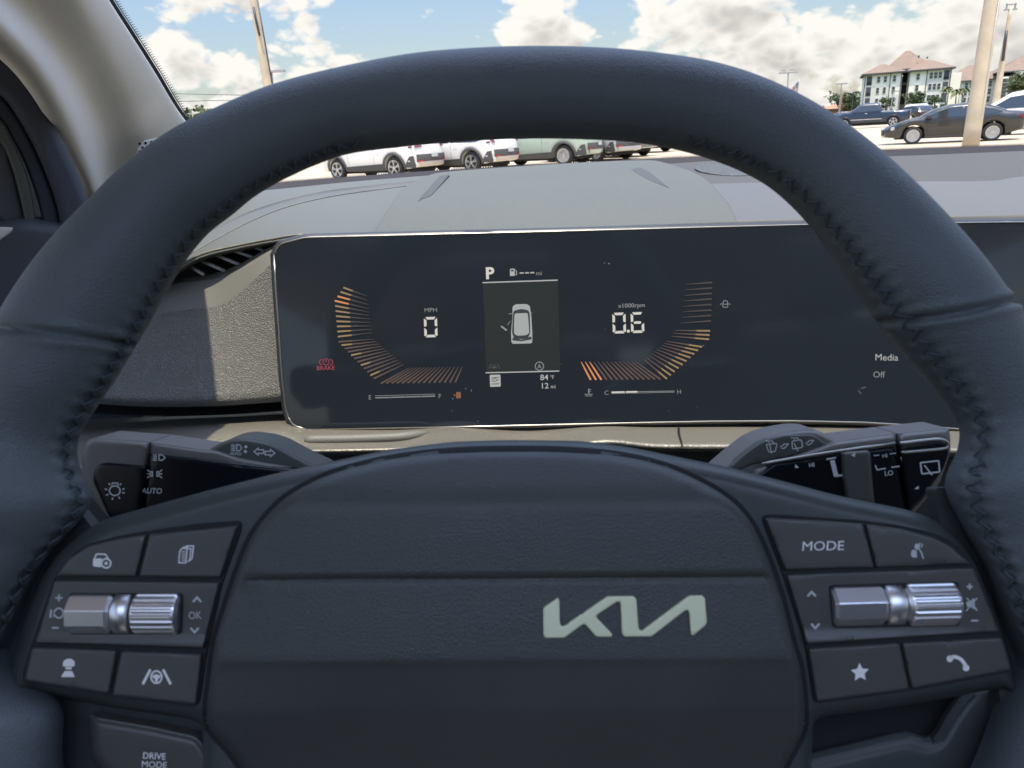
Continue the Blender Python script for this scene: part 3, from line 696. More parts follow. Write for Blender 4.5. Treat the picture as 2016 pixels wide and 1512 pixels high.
ro_ = np.vstack([lin([(1163, 748), (1311, 747)], 15)[:-1], lin([(1313, 746), (1390, 676)], 11)[:-1], lin([(1396, 668), (1399, 643)], 4)[:-1], lin([(1400, 632), (1402, 556)], 8)])
ri_ = np.vstack([lin([(1144, 712), (1260, 712)], 15)[:-1], lin([(1268, 708), (1318, 668)], 11)[:-1], lin([(1322, 662), (1332, 645)], 4)[:-1], lin([(1340, 636), (1350, 560)], 8)])
bars(ro_, ri_, "engine_speed_bars", lambda i: ('o' if i < 3 else ('b' if i < 14 else ('t' if i < 27 else 'f')), 'o' if i < 3 else ('b' if i < 27 else 'f'), .6 if i < 14 else .38))
# centre menu
field = q("menu_field", G2().poly([(951, 556), (1098, 551), (1103, 731), (957, 734)]), E_panel, .0007)
q("menu_line", G2().stroke([(950, 556.5), (1098, 551.5)], 2.4), E_mid); q("menu_line", G2().stroke([(956, 734), (1101, 730.5)], 2.2), E_mid)
q("gear_letter", G2().text("P", 965, 537, 23, A, 1.05, 0, .035), E_white)
g = G2().poly(rc([(1004, 529), (1013, 528.5), (1013.5, 543), (1004, 543.5)], 1.5)).stroke([(1014, 531), (1017, 534), (1017, 541), (1014.5, 541)], 1.3)
q("fuel_symbol", g, E_mid); q("fuel_symbol", G2().poly([(1006, 531), (1011, 530.7), (1011, 534.5), (1006, 534.7)]), E_cark, hS + .0001)
q("range_readout", G2().stroke([(1023, 537.6), (1031, 537.3)], 2.6).stroke([(1033.5, 537.3), (1041.5, 537)], 2.6).stroke([(1044, 536.9), (1052, 536.6)], 2.6), E_mid)
q("range_readout", G2().text("mi", 1061, 538, 8, A, 1, 0, 0), E_grey)
g = G2().poly(rc([(1009, 603), (1015, 599), (1037, 598.5), (1043, 602), (1046, 622), (1048, 655), (1048, 676), (1007, 677), (1006, 655), (1009, 625)], 5)); q("car_picture", g, E_car)
g = G2().poly(rc([(1011, 612), (1026, 608), (1041, 611), (1043, 620), (1044, 655), (1040, 665), (1026, 668), (1012, 666), (1008, 655), (1010, 620)], 4)); q("car_picture", g, E_cark, hS + .00008)
q("car_picture", G2().poly(rc([(1013, 617), (1039, 616), (1041, 640), (1042, 656), (1036, 660), (1018, 661), (1012, 657), (1012, 640)], 4)), E_car, hS + .00016)
q("car_picture", G2().poly(rc([(1010, 664), (1026, 669), (1046, 662), (1047, 668), (1026, 672), (1008, 670)], 2)), E_cark, hS + .00016)
q("car_picture", G2().stroke([(1002, 618), (1008, 617.5)], 1.6).stroke([(1043, 616.5), (1048, 616.5)], 1.6), E_grey)
q("car_door_picture", G2().poly([(985, 643), (988, 641), (999, 649), (996, 652)]).stroke([(999, 640), (1005, 632)], 1.2), E_grey)
g = G2().ring(1062, 721, 8.2, 8.2, 1.7, 0, 360).text("A", 1062, 721, 8.5, A, 1, 0, .01); q("auto_stop_symbol", g, E_grey)
g = G2().stroke([(967, 716), (963, 726)], 1.5).stroke([(979, 716), (984, 726)], 1.5).stroke([(968, 724), (978, 723.6)], 2.5).stroke([(970, 720), (976, 719.8)], 1.6); q("lane_symbol", g, E_dim)
q("mode_card", G2().poly(rc([(964, 738), (985, 737.4), (986, 761), (965, 762)], 2.5)), E_mid)
g = G2().stroke([(968, 744), (982, 742.5)], 1.4).stroke([(968, 748.5), (974, 745), (981, 747.5), (975, 750.5), (968, 750.5)], 1.2).stroke([(968, 756), (983, 755.6)], 1.4); q("mode_card", g, E_cark, hS + .0001)
q("temperature_readout", G2().text("84", 1071.5, 742.5, 11.5, A, 1.05, 0, .01).text("°F", 1087, 742.3, 8, A, .9), E_mid)
q("distance_readout", G2().text("12", 1073.5, 759, 11.5, A, 1.05, 0, .01).text("mi", 1089, 761, 7, A, .95), E_mid)
# lower scales, warnings and the media field
g = G2().text("E", 728.5, 782, 9, A, 1).text("F", 866, 779.5, 9, A, 1)
for x0, x1 in ((739, 768), (768, 799), (799, 829), (829, 857)): g.stroke([(x0 + .4, 782.6 - (x0 - 739) * .03), (x1 - .8, 782.6 - (x1 - 739) * .03)], 1.2); 
g.stroke([(738, 779.3), (857, 775.9)], 1.0).stroke([(738, 784), (857, 780.6)], 1.0)
q("fuel_scale", g, E_grey)
g = G2().text("C", 1194, 773, 9, A, 1).text("H", 1337, 771, 9, A, 1).stroke([(1203, 775), (1328, 772)], 1.1).stroke([(1256, 771.2), (1328, 769.8)], 1.4)
q("temperature_scale", g, E_grey)
q("temperature_scale", G2().stroke([(1204, 772.4), (1230, 771.8)], 3).stroke([(1232, 771.7), (1255, 771.2)], 3), E_white)
g = G2().stroke([(1159, 765), (1159, 775)], 2).stroke([(1160, 767), (1164, 767)], 1.2).stroke([(1160, 770.5), (1163, 770.5)], 1.2).stroke([(1151, 775.5), (1155, 777), (1159, 775.5), (1163, 777), (1167, 775.5)], 1.3).stroke([(1152, 779.5), (1166, 779.5)], 1.2)
q("coolant_symbol", g, E_grey)
g = G2().ring(634, 713, 5, 5, 1.5, 90, 270).ring(650, 713, 5, 5, 1.5, -90, 90).ring(642, 712.5, 6, 6, 1.4).stroke([(642, 709), (642, 714)], 1.6).text("BRAKE", 641.5, 724, 9, A, .98, 0, .006)
q("brake_warning", g, E_red)
q("fuel_warning", G2().poly(rc([(898, 772), (907, 771.5), (907.5, 784), (898, 784.5)], 1.5)).poly([(892, 778), (896, 775.5), (896, 780.5)]), E_amber)
g = G2().stroke(rc([(1424, 592), (1432, 592), (1433, 605), (1423, 605)], 2.5), 1.4, True).stroke([(1422, 599), (1434, 599)], 1.2).stroke([(1421, 597), (1418, 600)], 1.4).stroke([(1435, 597), (1438, 600)], 1.4)
q("door_open_symbol", g, E_grey)
q("media_label", G2().text("Media", 1746, 703, 13.5, 1.0, 1.04, 0, 0), E_mid)
q("media_label", G2().text("Off", 1731, 737, 12.5, 1.0, 1.02), E_grey)
q("phone_symbol", G2().stroke([(1695, 765), (1704, 762)], 3).stroke([(1690, 768), (1695, 776)], 3), E_dim)
for x, y, r in ((917, 765, 1.1), (928, 769, 1.3), (891, 785, 1.2), (890, 809, .9), (941, 829, 1), (1190, 518, 1.1), (1199, 519, 1.6), (1191, 648, .8), (1372, 801, .8), (1316, 810, .8), (1385, 680, 1), (700, 640, .6), (1105, 716, .8)): q("dust_speck", G2().disc(x, y, r, n=7), E_grey)

# ================================================================== DASHBOARD
dash = root("dashboard", (0.25, .75, 1.0), "grey padded dashboard with a raised hood over the display", "dashboard")
def Yr(P, Y): return [(x, y, (Y[i] if hasattr(Y, '__len__') else Y)) for i, (x, y) in enumerate(P)]
def wave_disp(G):
    return G
# left pad: far sheet, the stitched fold, the near sheet and its lip over the vent
far = Yr([(150, 418), (300, 396), (420, 384), (560, 371), (700, 357), (900, 341)], .95)
ft = Yr([(290, 520), (370, 475), (430, 446), (490, 417), (560, 394), (640, 376), (720, 366), (850, 352)], [.57, .60, .64, .69, .75, .80, .85, .90])
fb = Yr([(300, 545), (375, 500), (437, 465), (500, 433), (565, 408), (643, 389), (720, 377), (850, 360)], [.55, .58, .62, .67, .73, .78, .83, .88])
lip = Yr([(300, 560), (362, 520), (405, 500), (470, 485), (540, 472), (600, 464), (680, 470), (850, 480)], [.53, .53, .53, .53, .525, .52, .52, .52])
lip2 = Yr([(302, 572), (366, 527), (408, 507), (473, 492), (543, 479), (603, 471), (682, 478), (850, 490)], [.532, .532, .532, .532, .527, .522, .522, .522])
loft("top_pad", [far, ft], M_dash, dash, 80, 16, linear=True)
loft("fold", [ft, Yr([(x, y + 5) for x, y, _ in ft], [v - .004 for *_, v in ft]), fb], M_fold, dash, 90, 5)
loft("top_pad", [fb, lip], M_dash, dash, 80, 20, linear=True)
loft("vent_lip", [lip, Yr([(x, y + 3) for x, y, _ in lip], [v - .003 for *_, v in lip]), lip2, Yr([(x, y + 4) for x, y, _ in lip2], [v + .02 for *_, v in lip2])], M_dash, dash, 70, 5)
tube("stitch_line", [aty(x, y - 2.2, Y - .001) for x, y, Y in cat_rom(lip, 60)], .0009, M_knit, dash, 6)
tube("stitch_line", [aty(x, y - .8, Y - .001) for x, y, Y in cat_rom([p for p in fb], 70)], .0007, M_knit, dash, 6)
# raised hood over the display
H0 = Yr([(735, 461), (900, 455), (1100, 449), (1300, 442), (1452, 437)], .502)
H1 = Yr([(766, 410), (900, 407), (1100, 400), (1300, 392), (1427, 392)], .60)
H2 = Yr([(797, 369), (900, 362), (1100, 353), (1290, 346), (1380, 347)], .75)
H3 = Yr([(838, 347), (885, 338), (1100, 323), (1270, 316), (1312, 321)], .90)
H4 = Yr([(846, 356), (890, 347), (1100, 332), (1270, 325), (1314, 331)], .95)
loft("display_hood", [H0, H1, H2, H3, H4], M_hood, dash, 260, 34, thick=.006)
hs_ = (aty(1100, 400, .60), (lambda n: n / np.linalg.norm(n))(np.cross(aty(1300, 392, .60) - aty(900, 407, .60), aty(1100, 323, .90) - aty(1100, 400, .60))))
M_hoodshade = mat('hood_shade', (.06, .062, .058), .7, bumps=[('noise', 900, .5, .0006)])  # dark plates stand in for the triangles of shade on the hood
plate('hood_shade', rc([(886, 343), (866, 346), (820, 398), (850, 384)], 3), hs_, M_hoodshade, dash, h=.0012, sp=8, er=4, ed=.0008, skirt=.002)
plate('hood_shade', rc([(1234, 322), (1258, 322), (1318, 370), (1280, 356), (1240, 335)], 3), hs_, M_hoodshade, dash, h=.0012, sp=8, er=4, ed=.0008, skirt=.002)
# right side of the pad
farR = Yr([(1180, 334), (1400, 317), (1600, 312), (1800, 306), (2016, 297), (2300, 286)], .95)
crR = Yr([(1180, 372), (1400, 362), (1600, 358), (1830, 357), (1950, 356), (2030, 346), (2300, 330)], [.70, .70, .70, .70, .70, .73, .74])
crR2 = Yr([(1180, 376), (1400, 366), (1600, 362), (1830, 361), (1950, 361), (2030, 351), (2300, 335)], [.69, .69, .69, .69, .69, .72, .73])
nrR = Yr([(1180, 448), (1440, 438), (1600, 434), (1800, 430), (2016, 426), (2300, 420)], .505)
nrR2 = Yr([(1180, 456), (1440, 446), (1600, 442), (1800, 438), (2016, 434), (2300, 428)], .508)
M_tex = mat("textured_pad", (.082, .079, .074), .7, spec=.3, bumps=[('wave', 160, .5, .001), ('noise', 700, .4, .0006)])
M_padR = mat("smooth_pad", (.110, .107, .100), .5, spec=.4, bumps=[('noise', 900, .3, .0005)], var=(5, .05))
loft("textured_insert", [farR, crR], M_tex, dash, 60, 12, linear=True)
loft("top_pad", [crR, crR2, nrR, nrR2], M_padR, dash, 60, 10, linear=True)
gs = (aty(1425, 337, .826), (lambda n: n / np.linalg.norm(n))(np.cross(aty(1700, 304, .95) - aty(1400, 312, .95), aty(1400, 312, .95) - aty(1400, 362, .70))))
M_grl = mat("speaker_mesh", (.10, .105, .10), .6, bumps=[('cell', 230, 1.0, .002)])
plate("speaker_grille", [(1430 + 62 * math.cos(a), 334 + 11 * math.sin(a) + 4 * math.cos(a)) for a in np.linspace(0, 2 * np.pi, 40, endpoint=False)], gs, M_grl, dash, h=.0025, sp=12, er=0, ed=.0, skirt=.001)
# vent beside the display
loft("vent_well", [Yr([(280, 540), (400, 490), (580, 450)], .60), Yr([(280, 620), (400, 560), (580, 510)], .60)], M_gap, dash, 10, 2)
for (a, b) in (((374, 524), (402, 541)), ((391, 511), (443, 534)), ((415, 498), (476, 523)), ((446, 488), (503, 509)), ((482, 480), (524, 495))):
    p0, p1 = aty(*a, .545), aty(*b, .54)
    tube("vent_slat", [p0, (p0 * .5 + p1 * .5) + np.array((0, -.001, .0005)), p1], .0014, M_slat, dash, 8)
# grained panel
g0 = Yr([(150, 590), (250, 566), (345, 549), (395, 543), (430, 536), (465, 523), (495, 507), (530, 487), (600, 455)], [.56, .555, .55, .548, .545, .54, .535, .53, .52])
g1 = Yr([(150, 600), (250, 576), (345, 559), (395, 553), (432, 547), (470, 533), (502, 516), (538, 496), (608, 464)], [.55, .545, .54, .538, .535, .53, .525, .52, .512])
gA = Yr([(150, 640), (250, 625), (345, 612), (395, 606), (435, 600), (474, 575), (512, 540), (548, 510), (620, 480)], [.535, .53, .528, .526, .523, .519, .515, .513, .508])
gB = Yr([(150, 780), (250, 788), (345, 790), (395, 789), (440, 788), (480, 785), (520, 782), (560, 778), (640, 770)], [.478, .478, .478, .478, .478, .478, .478, .478, .478])
gC = Yr([(150, 792), (250, 799), (345, 801), (395, 800), (440, 799), (480, 796), (520, 793), (560, 790), (640, 782)], [.482] * 9)
gD = Yr([(150, 794), (250, 801), (345, 803), (395, 802), (440, 801), (480, 798), (520, 795), (560, 792), (640, 784)], [.52] * 9)
loft("vent_lip", [g0, g1], M_panels, dash, 60, 5, linear=True)
loft("side_panel", [g1, gA, ], M_panels, dash, 60, 10, linear=True)
loft("side_panel", [gA, gB, gC], M_panel, dash, 70, 10, linear=True)
loft("panel_gap", [[(x, y - .5, Y + .001) for x, y, Y in gC], gD, [(x, y + 18 - (x - 150) * .012, .519) for x, y, Y in gD]], M_gap, dash, 50, 3, linear=True)
# lower knit trim and the shelf under the display
def humps(G):
    P = proj(G.reshape(-1, 3)); W = G.reshape(-1, 3)
    up = .0035 * np.exp(-((P[:, 0] - 885) / 62) ** 2) + .0038 * np.exp(-((P[:, 0] - 1195) / 66) ** 2) - .0035 * np.exp(-((P[:, 0] - 1040) / 60) ** 2)
    W[:, 2] += up * np.clip((P[:, 1] - 835) / 20, 0, 1)
    return G
k0 = Yr([(100, 828), (300, 821), (452, 816), (556, 809), (640, 806), (1000, 806), (1500, 800), (2100, 815)], .525)
k1 = Yr([(100, 860), (300, 850), (452, 842), (556, 840), (640, 852), (1000, 850), (1500, 845), (2100, 860)], [.478, .476, .472, .468, .464, .464, .464, .455])
k2 = Yr([(100, 900), (300, 890), (452, 880), (556, 876), (640, 878), (1000, 872), (1500, 866), (2100, 880)], [.452, .450, .446, .442, .440, .440, .440, .432])
k3 = Yr([(100, 930), (300, 915), (452, 900), (556, 893), (640, 889), (1000, 883), (1500, 882), (2100, 896)], [.440, .438, .434, .430, .428, .428, .428, .42])
k4 = Yr([(100, 950), (300, 930), (452, 912), (556, 902), (640, 897), (1000, 892), (1500, 890), (2100, 906)], [.455, .452, .448, .443, .441, .441, .441, .435])
loft("knit_trim", [k0, k1, k2, k3, k4], M_knit, dash, 200, 8, disp=humps)
tube("trim_bar", [aty(x, y, Y) for x, y, Y in cat_rom([(600, 866, .448), (700, 864, .448), (790, 860, .449), (845, 852, .458)], 24)], [.0015] + [.0032] * 21 + [.002, .001], M_panels, dash, 10)
tube("trim_seam", [aty(1336, 842, .463), aty(1337, 856, .450), aty(1342, 874, .433), aty(1343, 884, .4265)], .0008, M_gap, dash, 6)
# knee panel and column shroud
loft("knee_panel", [Yr([(-200, 950), (600, 896), (1500, 890), (2300, 906)], .50), Yr([(-400, 1300), (600, 1300), (1500, 1300), (2500, 1300)], .47), Yr([(-600, 2000), (600, 2000), (1500, 2000), (2700, 2000)], .42)], M_dark, dash, 30, 4)
boxes("column_shroud", [(hit(1008, 1180, *surf_of(1008, 1250, .38, 25)), (.14, .12, .09))], M_dark, dash)
dash.children[-1].modifiers.new("round", 'BEVEL').width = .02
# base of the windscreen
fs_ = (np.array((0, .968, 1.0)), np.array((0, -1.0, 0)))

# ================================================================== STALKS
SS = surf_of(1008, 920, .34, 14)
M_icn2 = mat("icon_white", (.72, .72, .70), .6)
ls = root("light_stalk", hit(380, 930, *SS), "grey light switch stalk left of the steering column", "stalk")
plate("shroud", rc([(380, 905), (400, 890), (447, 866), (476, 862), (520, 868), (545, 877), (584, 898), (640, 925), (640, 990), (380, 990)], [3, 8, 14, 12, 12, 10, 8, 8, 3, 3]), SS, M_stalkd, ls, h=.006, sp=10, er=7, ed=.004, skirt=.02)
g = G2()
for k in range(4): g.stroke([(455, 876 + k * 3.6), (463, 876.5 + k * 3.6)], 1.8)
g.stroke([(466, 875), (472, 876), (476, 882), (471, 888), (466, 887)], 2, True)
g.text("AUTO", 464, 893, 5.5, 3, 1.05, 0, .02).poly([(480, 880), (484, 875.5), (488, 880), (484, 883)]).poly([(479, 888), (483, 885), (487, 889), (483, 893)])
def arrow(g, x, y, s, w=20, h=14):
    return g.stroke([(x - s * w / 2, y), (x - s * w * .08, y - h / 2), (x - s * w * .08, y - h / 4), (x + s * w * .45, y - h / 4), (x + s * w * .45, y + h / 4), (x - s * w * .08, y + h / 4), (x - s * w * .08, y + h / 2)], 2.2, True)
arrow(g, 510, 889, 1); arrow(g, 531, 892, -1)
g.put("icon", SS, M_icn2, ls, .0063)
plate("stalk_body", rc([(295, 869), (400, 884), (425, 885), (470, 900), (640, 930), (640, 1010), (278, 1010)], [4, 10, 10, 10, 2, 2, 2]), SS, M_stalk, ls, h=.009, sp=10, er=8, ed=.006, skirt=.02)
plate("gloss_panel", rc([(293, 891), (400, 902), (600, 924), (640, 930), (640, 1010), (278, 1010), (284, 960)], [4, 2, 2, 2, 2, 2, 2]), SS, M_gloss, ls, h=.0105, sp=12, er=10, ed=.003, skirt=.004)
cap = plate("end_cap", rc([(160, 900), (168, 870), (185, 861), (294, 869), (290, 915), (284, 960), (272, 1020), (215, 1020), (165, 960)], [14, 16, 14, 3, 3, 3, 3, 10, 20]), SS, M_stalk, ls, h=.011, sp=10, er=10, ed=.007, skirt=.02)
plate("gloss_panel", rc([(182, 945), (188, 918), (205, 910), (287, 917), (281, 965), (270, 1020), (215, 1020)], [10, 12, 10, 3, 3, 3, 10]), SS, M_gloss, cap, h=.0128, sp=12, er=6, ed=.002, skirt=.003)
g = G2().ring(226, 966, 10.5, 9.5, 2.6).stroke([(220, 955), (221, 951), (232, 951), (232, 956)], 2.2)
for a in (15, 60, 105, 150, -12, -50, 190, 232): g.stroke([(226 + 15 * math.cos(rad(a)), 966 + 14 * math.sin(rad(a))), (226 + 20 * math.cos(rad(a)), 966 + 18.5 * math.sin(rad(a)))], 2.6)
g.put("icon", SS, M_icn2, cap, .0131)
g = G2()
for k in range(4): g.stroke([(301, 895.5 + k * 3.4), (309, 896 + k * 3.4)], 2)
g.stroke([(313, 895), (320, 896), (325, 901), (320, 906), (313, 906)], 2.2, True)
g.ring(300, 933, 4, 5, 2, 90, 270).stroke([(300, 928), (300, 938)], 2).ring(309, 933, 4, 5, 2, -90, 90).stroke([(309, 928), (309, 938)], 2)
for s in (-1, 1):
    for k in (-1, 0, 1): g.stroke([(304.5 + s * 9, 933 + k * 4), (304.5 + s * 15, 933 + k * 8)], 2)
g.text("AUTO", 299, 966, 11, 1, .95, .15, .01)
g.put("icon", SS, M_icn2, ls, .0110)

rs = root("wiper_stalk", hit(1700, 930, *SS), "grey wiper switch stalk right of the steering column", "stalk")
plate("shroud", rc([(1380, 960), (1458, 893), (1486, 872), (1508, 861), (1540, 852), (1577, 846), (1609, 846), (1637, 861), (1652, 867), (1700, 870), (1700, 990), (1380, 990)], [2, 10, 8, 8, 8, 10, 12, 8, 6, 2, 2, 2]), SS, M_stalk, rs, h=.005, sp=10, er=9, ed=.005, skirt=.02)
plate("shroud_face", rc([(1400, 950), (1464, 894), (1492, 873), (1512, 864), (1545, 856), (1596, 855), (1606, 858), (1634, 879), (1522, 907), (1480, 915)], [2, 6, 8, 8, 8, 6, 6, 4, 4, 4]), SS, M_stalkd, rs, h=.0062, sp=12, er=4, ed=.0015, skirt=.004)
g = G2()
def wip(g, x, y, w=22, rear=False):
    P = [(x - w * .5, y - 6), (x + w * .5, y - 8), (x + w * .33, y + 8), (x - w * .25, y + 9)] if not rear else [(x - w * .45, y - 7), (x + w * .42, y - 9), (x + w * .5, y + 6), (x - w * .40, y + 9)]
    g.stroke(rc(P, 3, 2), 1.9, True).stroke([(x - 4, y - 7), (x, y + 12)] if not rear else [(x - 6, y - 3), (x + 2, y + 13)], 1.8)
    for k in (-1, 1): g.stroke([(x + k * 4, y - 9), (x + k * 4 - 3, y - 13), (x + k * 4 - 8, y - 13)], 1.6)
    return g
wip(g, 1519, 881); wip(g, 1569, 875, 22, True)
for x, y in ((1544, 877), (1594, 870)): g.stroke([(x - 8, y + 3), (x - 3, y), (x, y - 3), (x + 8, y - 3), (x + 4, y + 2), (x - 1, y + 6), (x - 6, y + 5)], 1.8)
g.put("icon", SS, M_icn2, rs, .0066)
plate("stalk_body", rc([(1480, 925), (1640, 869), (1664, 866), (1765, 853), (1768, 905), (1780, 1010), (1480, 1010)], [2, 6, 8, 2, 2, 2, 2]), SS, M_stalk, rs, h=.009, sp=10, er=10, ed=.006, skirt=.02)
plate("gloss_panel", rc([(1490, 935), (1522, 910), (1760, 877), (1766, 905), (1790, 1030), (1490, 1030)], [2, 3, 2, 2, 2, 2]), SS, M_gloss, rs, h=.0105, sp=10, er=8, ed=.003, skirt=.004)
tube("bright_edge", [hit(x, y, SS[0] + SS[1] * .0098, SS[1]) for x, y in ((1500, 914), (1522, 909), (1600, 896), (1700, 881), (1762, 873))], .0008, M_trimline, rs, 8)
rcap = plate("end_cap", rc([(1768, 853), (1868, 842), (1871, 862), (1871, 890), (1850, 950), (1800, 1010), (1790, 1010), (1772, 905)], [2, 5, 4, 6, 6, 4, 4, 2]), SS, M_stalk, rs, h=.010, sp=10, er=10, ed=.006, skirt=.02)
plate("gloss_panel", rc([(1771, 877), (1850, 866), (1866, 872), (1868, 892), (1856, 925), (1815, 985), (1790, 1010), (1774, 905)], [2, 4, 8, 6, 6, 6, 2, 2]), SS, M_gloss, rcap, h=.0115, sp=10, er=6, ed=.002, skirt=.003)
tube("bright_edge", [hit(x, y, SS[0] + SS[1] * .0116, SS[1]) for x, y in cat_rom([(1772, 873), (1820, 867), (1852, 865), (1867, 873), (1862, 882), (1830, 886), (1775, 891)], 30)], .0008, M_trimline, rcap, 8)
g = G2().stroke(rc([(1812, 911), (1848, 907), (1850, 929), (1815, 933)], 2, 2), 3, True).stroke([(1820, 916), (1835, 935)], 2.6).poly([(1800, 963), (1808, 956), (1809, 963)])
g.put("icon", SS, M_icn2, rcap, .0119)
plate("switch_ring", rc([(1658, 892), (1668, 889), (1708, 886), (1714, 892), (1717, 940), (1722, 990), (1668, 990), (1660, 935)], [3, 4, 5, 4, 2, 2, 2, 2]), SS, M_stalkd, rs, h=.0135, sp=8, er=6, ed=.003, skirt=.005)
g = G2().poly([(1674, 896), (1684, 890.5), (1683, 900)]).put("icon", SS, M_icn2, rs, .0139)
g = G2().poly([(1634, 907), (1643, 905), (1650, 934), (1660, 933), (1660, 938), (1642, 939)]).stroke([(1627, 904), (1646, 901)], 3).text("HI", 1598, 915, 8, -8, 1.1, 0, .02).poly([(1565, 921), (1566, 914), (1573, 921)])
g.text("HI", 1742, 897, 7.5, -5, 1.1, 0, .01).stroke([(1720, 897), (1731, 896)], 2).stroke([(1752, 894), (1764, 892)], 2).stroke([(1723, 916), (1727, 925), (1744, 922)], 2.6).stroke([(1755, 920), (1771, 918)], 2.6).text("LO", 1750, 931, 10, -5, 1.0, 0, .01).stroke([(1774, 900), (1780, 917)], 2)
g.put("icon", SS, M_icn2, rs, .0108)

# ================================================================== CAR BODY AROUND THE DRIVER
body = root("car_body", (.35, .3, .1), "light grey windscreen pillar, roof and dark door frame of the car one sits in", "car body")
p0 = Yr([(-120, 0), (-60, 45), (0, 96), (47, 145), (92, 212), (130, 290), (160, 355), (185, 430), (200, 500)], [.36, .40, .44, .48, .53, .59, .64, .70, .74])
pe = Yr([(-135, 10), (-75, 55), (-12, 106), (36, 153), (82, 219), (120, 296), (150, 360), (175, 436), (190, 505)], [.38, .42, .46, .50, .55, .61, .66, .72, .76])
pa = Yr([(-80, -30), (-20, 18), (40, 78), (85, 135), (125, 203), (160, 282), (185, 350), (205, 430), (215, 500)], [.365, .405, .448, .49, .54, .60, .65, .71, .75])
pb = Yr([(-30, -110), (20, -30), (85, 48), (135, 118), (178, 195), (212, 280), (232, 350), (250, 430), (262, 500)], [.45, .49, .53, .575, .63, .69, .75, .81, .85])
pc = Yr([(60, -150), (110, -70), (160, 20), (205, 95), (248, 175), (282, 255), (310, 335), (330, 420), (345, 490)], [.44, .49, .535, .59, .65, .71, .77, .84, .88])
pd = Yr([(130, -150), (172, -60), (212, 8), (258, 80), (302, 150), (345, 222), (395, 290), (450, 370), (500, 440)], [.48, .53, .58, .635, .69, .75, .81, .88, .93])
pf = Yr([(134, -154), (177, -63), (217, 4), (263, 76), (307, 146), (350, 218), (401, 286), (456, 366), (506, 436)], [.50, .55, .60, .655, .71, .77, .83, .90, .95])
loft("pillar_trim", [pe, p0, pa, pb, pc, pd, pf], M_pillar, body, 60, 8, thick=.003)
ft0 = Yr([(128, -150), (170, -62), (210, 6), (256, 78), (300, 148), (343, 220), (395, 288), (450, 366), (500, 436)], [.51, .56, .61, .665, .72, .78, .84, .91, .96])
ft1 = Yr([(x + 15, y - 6, Y) for x, y, Y in ft0], [0]) if False else [(x + 14, y - 5, Y) for x, y, Y in ft0]
loft("frit_band", [ft0, ft1], M_frit, body, 60, 2, linear=True)
frit = body.children[-1]
V, Fc = [], []
E = cat_rom(ft1, 260)
for k, (x, y, Y) in enumerate(E):
    for r_, (ox, oy) in ((1.5, (2.2, -.8)), (1.1, (5.6, -2.2)), (.7, (8.6, -3.4))):
        if r_ != 1.5: x_, y_ = x + ox, y + oy + (1.6 if k % 2 else 0)
        else: x_, y_ = x + ox, y + oy
        n = len(V); V += [aty(x_ + r_ * math.cos(a), y_ + r_ * math.sin(a), Y) for a in np.linspace(0, 2 * np.pi, 7)[:-1]]; Fc.append(tuple(range(n, n + 6)))
mk("frit_dots", V, Fc, M_frit, frit, False)
fb0 = Yr([(100, 402), (300, 384), (560, 358), (700, 347), (850, 336), (1100, 322), (1290, 312), (1500, 303), (1760, 294), (2016, 285), (2300, 275)], .975)
fb1 = Yr([(100, 422), (300, 402), (560, 376), (700, 363), (850, 352), (1100, 342), (1290, 334), (1500, 324), (1760, 311), (2016, 302), (2300, 291)], .96)
loft("frit_band", [fb0, fb1], M_frit, body, 60, 2, linear=True)
frit2 = body.children[-1]; V, Fc = [], []
for k, (x, y, Y) in enumerate(cat_rom(fb0, 460)):
    for r_, dy in ((1.5, -1.0), (.9, -3.2)):
        n = len(V); V += [aty(x + (2.4 if dy < -2 else 0) + r_ * math.cos(a), y + dy + r_ * math.sin(a), Y) for a in np.linspace(0, 2 * np.pi, 7)[:-1]]; Fc.append(tuple(range(n, n + 6)))
mk("frit_dots", V, Fc, M_frit, frit2, False)
# windscreen pane between the pillars, from the scuttle up to the roof
wsb = [(-.75, .985, 1.10), (-.3, 1.03, 1.11), (.35, 1.06, 1.12), (1.0, 1.03, 1.11), (1.45, .985, 1.10)]; wst = [(-.45, .25, 1.44), (0, .27, 1.46), (.35, .28, 1.47), (.8, .27, 1.46), (1.15, .25, 1.44)]
a_, b_ = cat_rom(wsb, 24), cat_rom(wst, 24)
mk("windscreen", np.vstack([a_, b_]), [(i, i + 1, i + 25, i + 24) for i in range(23)], M_glas, body)
Po = cat_rom([aty(*p) for p in pc], 40); Pn = Po + np.array((-.34, .02, .05)); Pn[:, 0] = np.minimum(Pn[:, 0], -.66)
mk("pillar_sun_block", np.vstack([Po + np.array((0, .02, .012)), Pn]), [(i, i + 1, i + 41, i + 40) for i in range(39)], mat("own_paint", (.16, .17, .17), .3, coat=.8), body)  # unseen sheet added outboard of the pillar to block side-window sun
q0 = aty(*pd[0]); I_ = [np.array((-.24, .26, 1.46)), (np.array((-.175, .26, 1.46)) + q0) / 2 + (0, 0, .012), q0 + (.012, 0, .006)]; O_ = [np.array((-.74, .26, 1.46)), np.array((-.74, .38, 1.43)), np.array((-.74, .56, 1.36))]
mk("rail_sun_block", I_ + O_ + [Po[0], Pn[0], np.array((-.74, .62, 1.3))], [(0, 1, 4, 3), (1, 2, 5, 4), (2, 6, 7, 5), (7, 8, 5)], MATS["own_paint"], body, False)  # unseen sheet from pillar to roof, shaped to set the sun's edge on the side panel
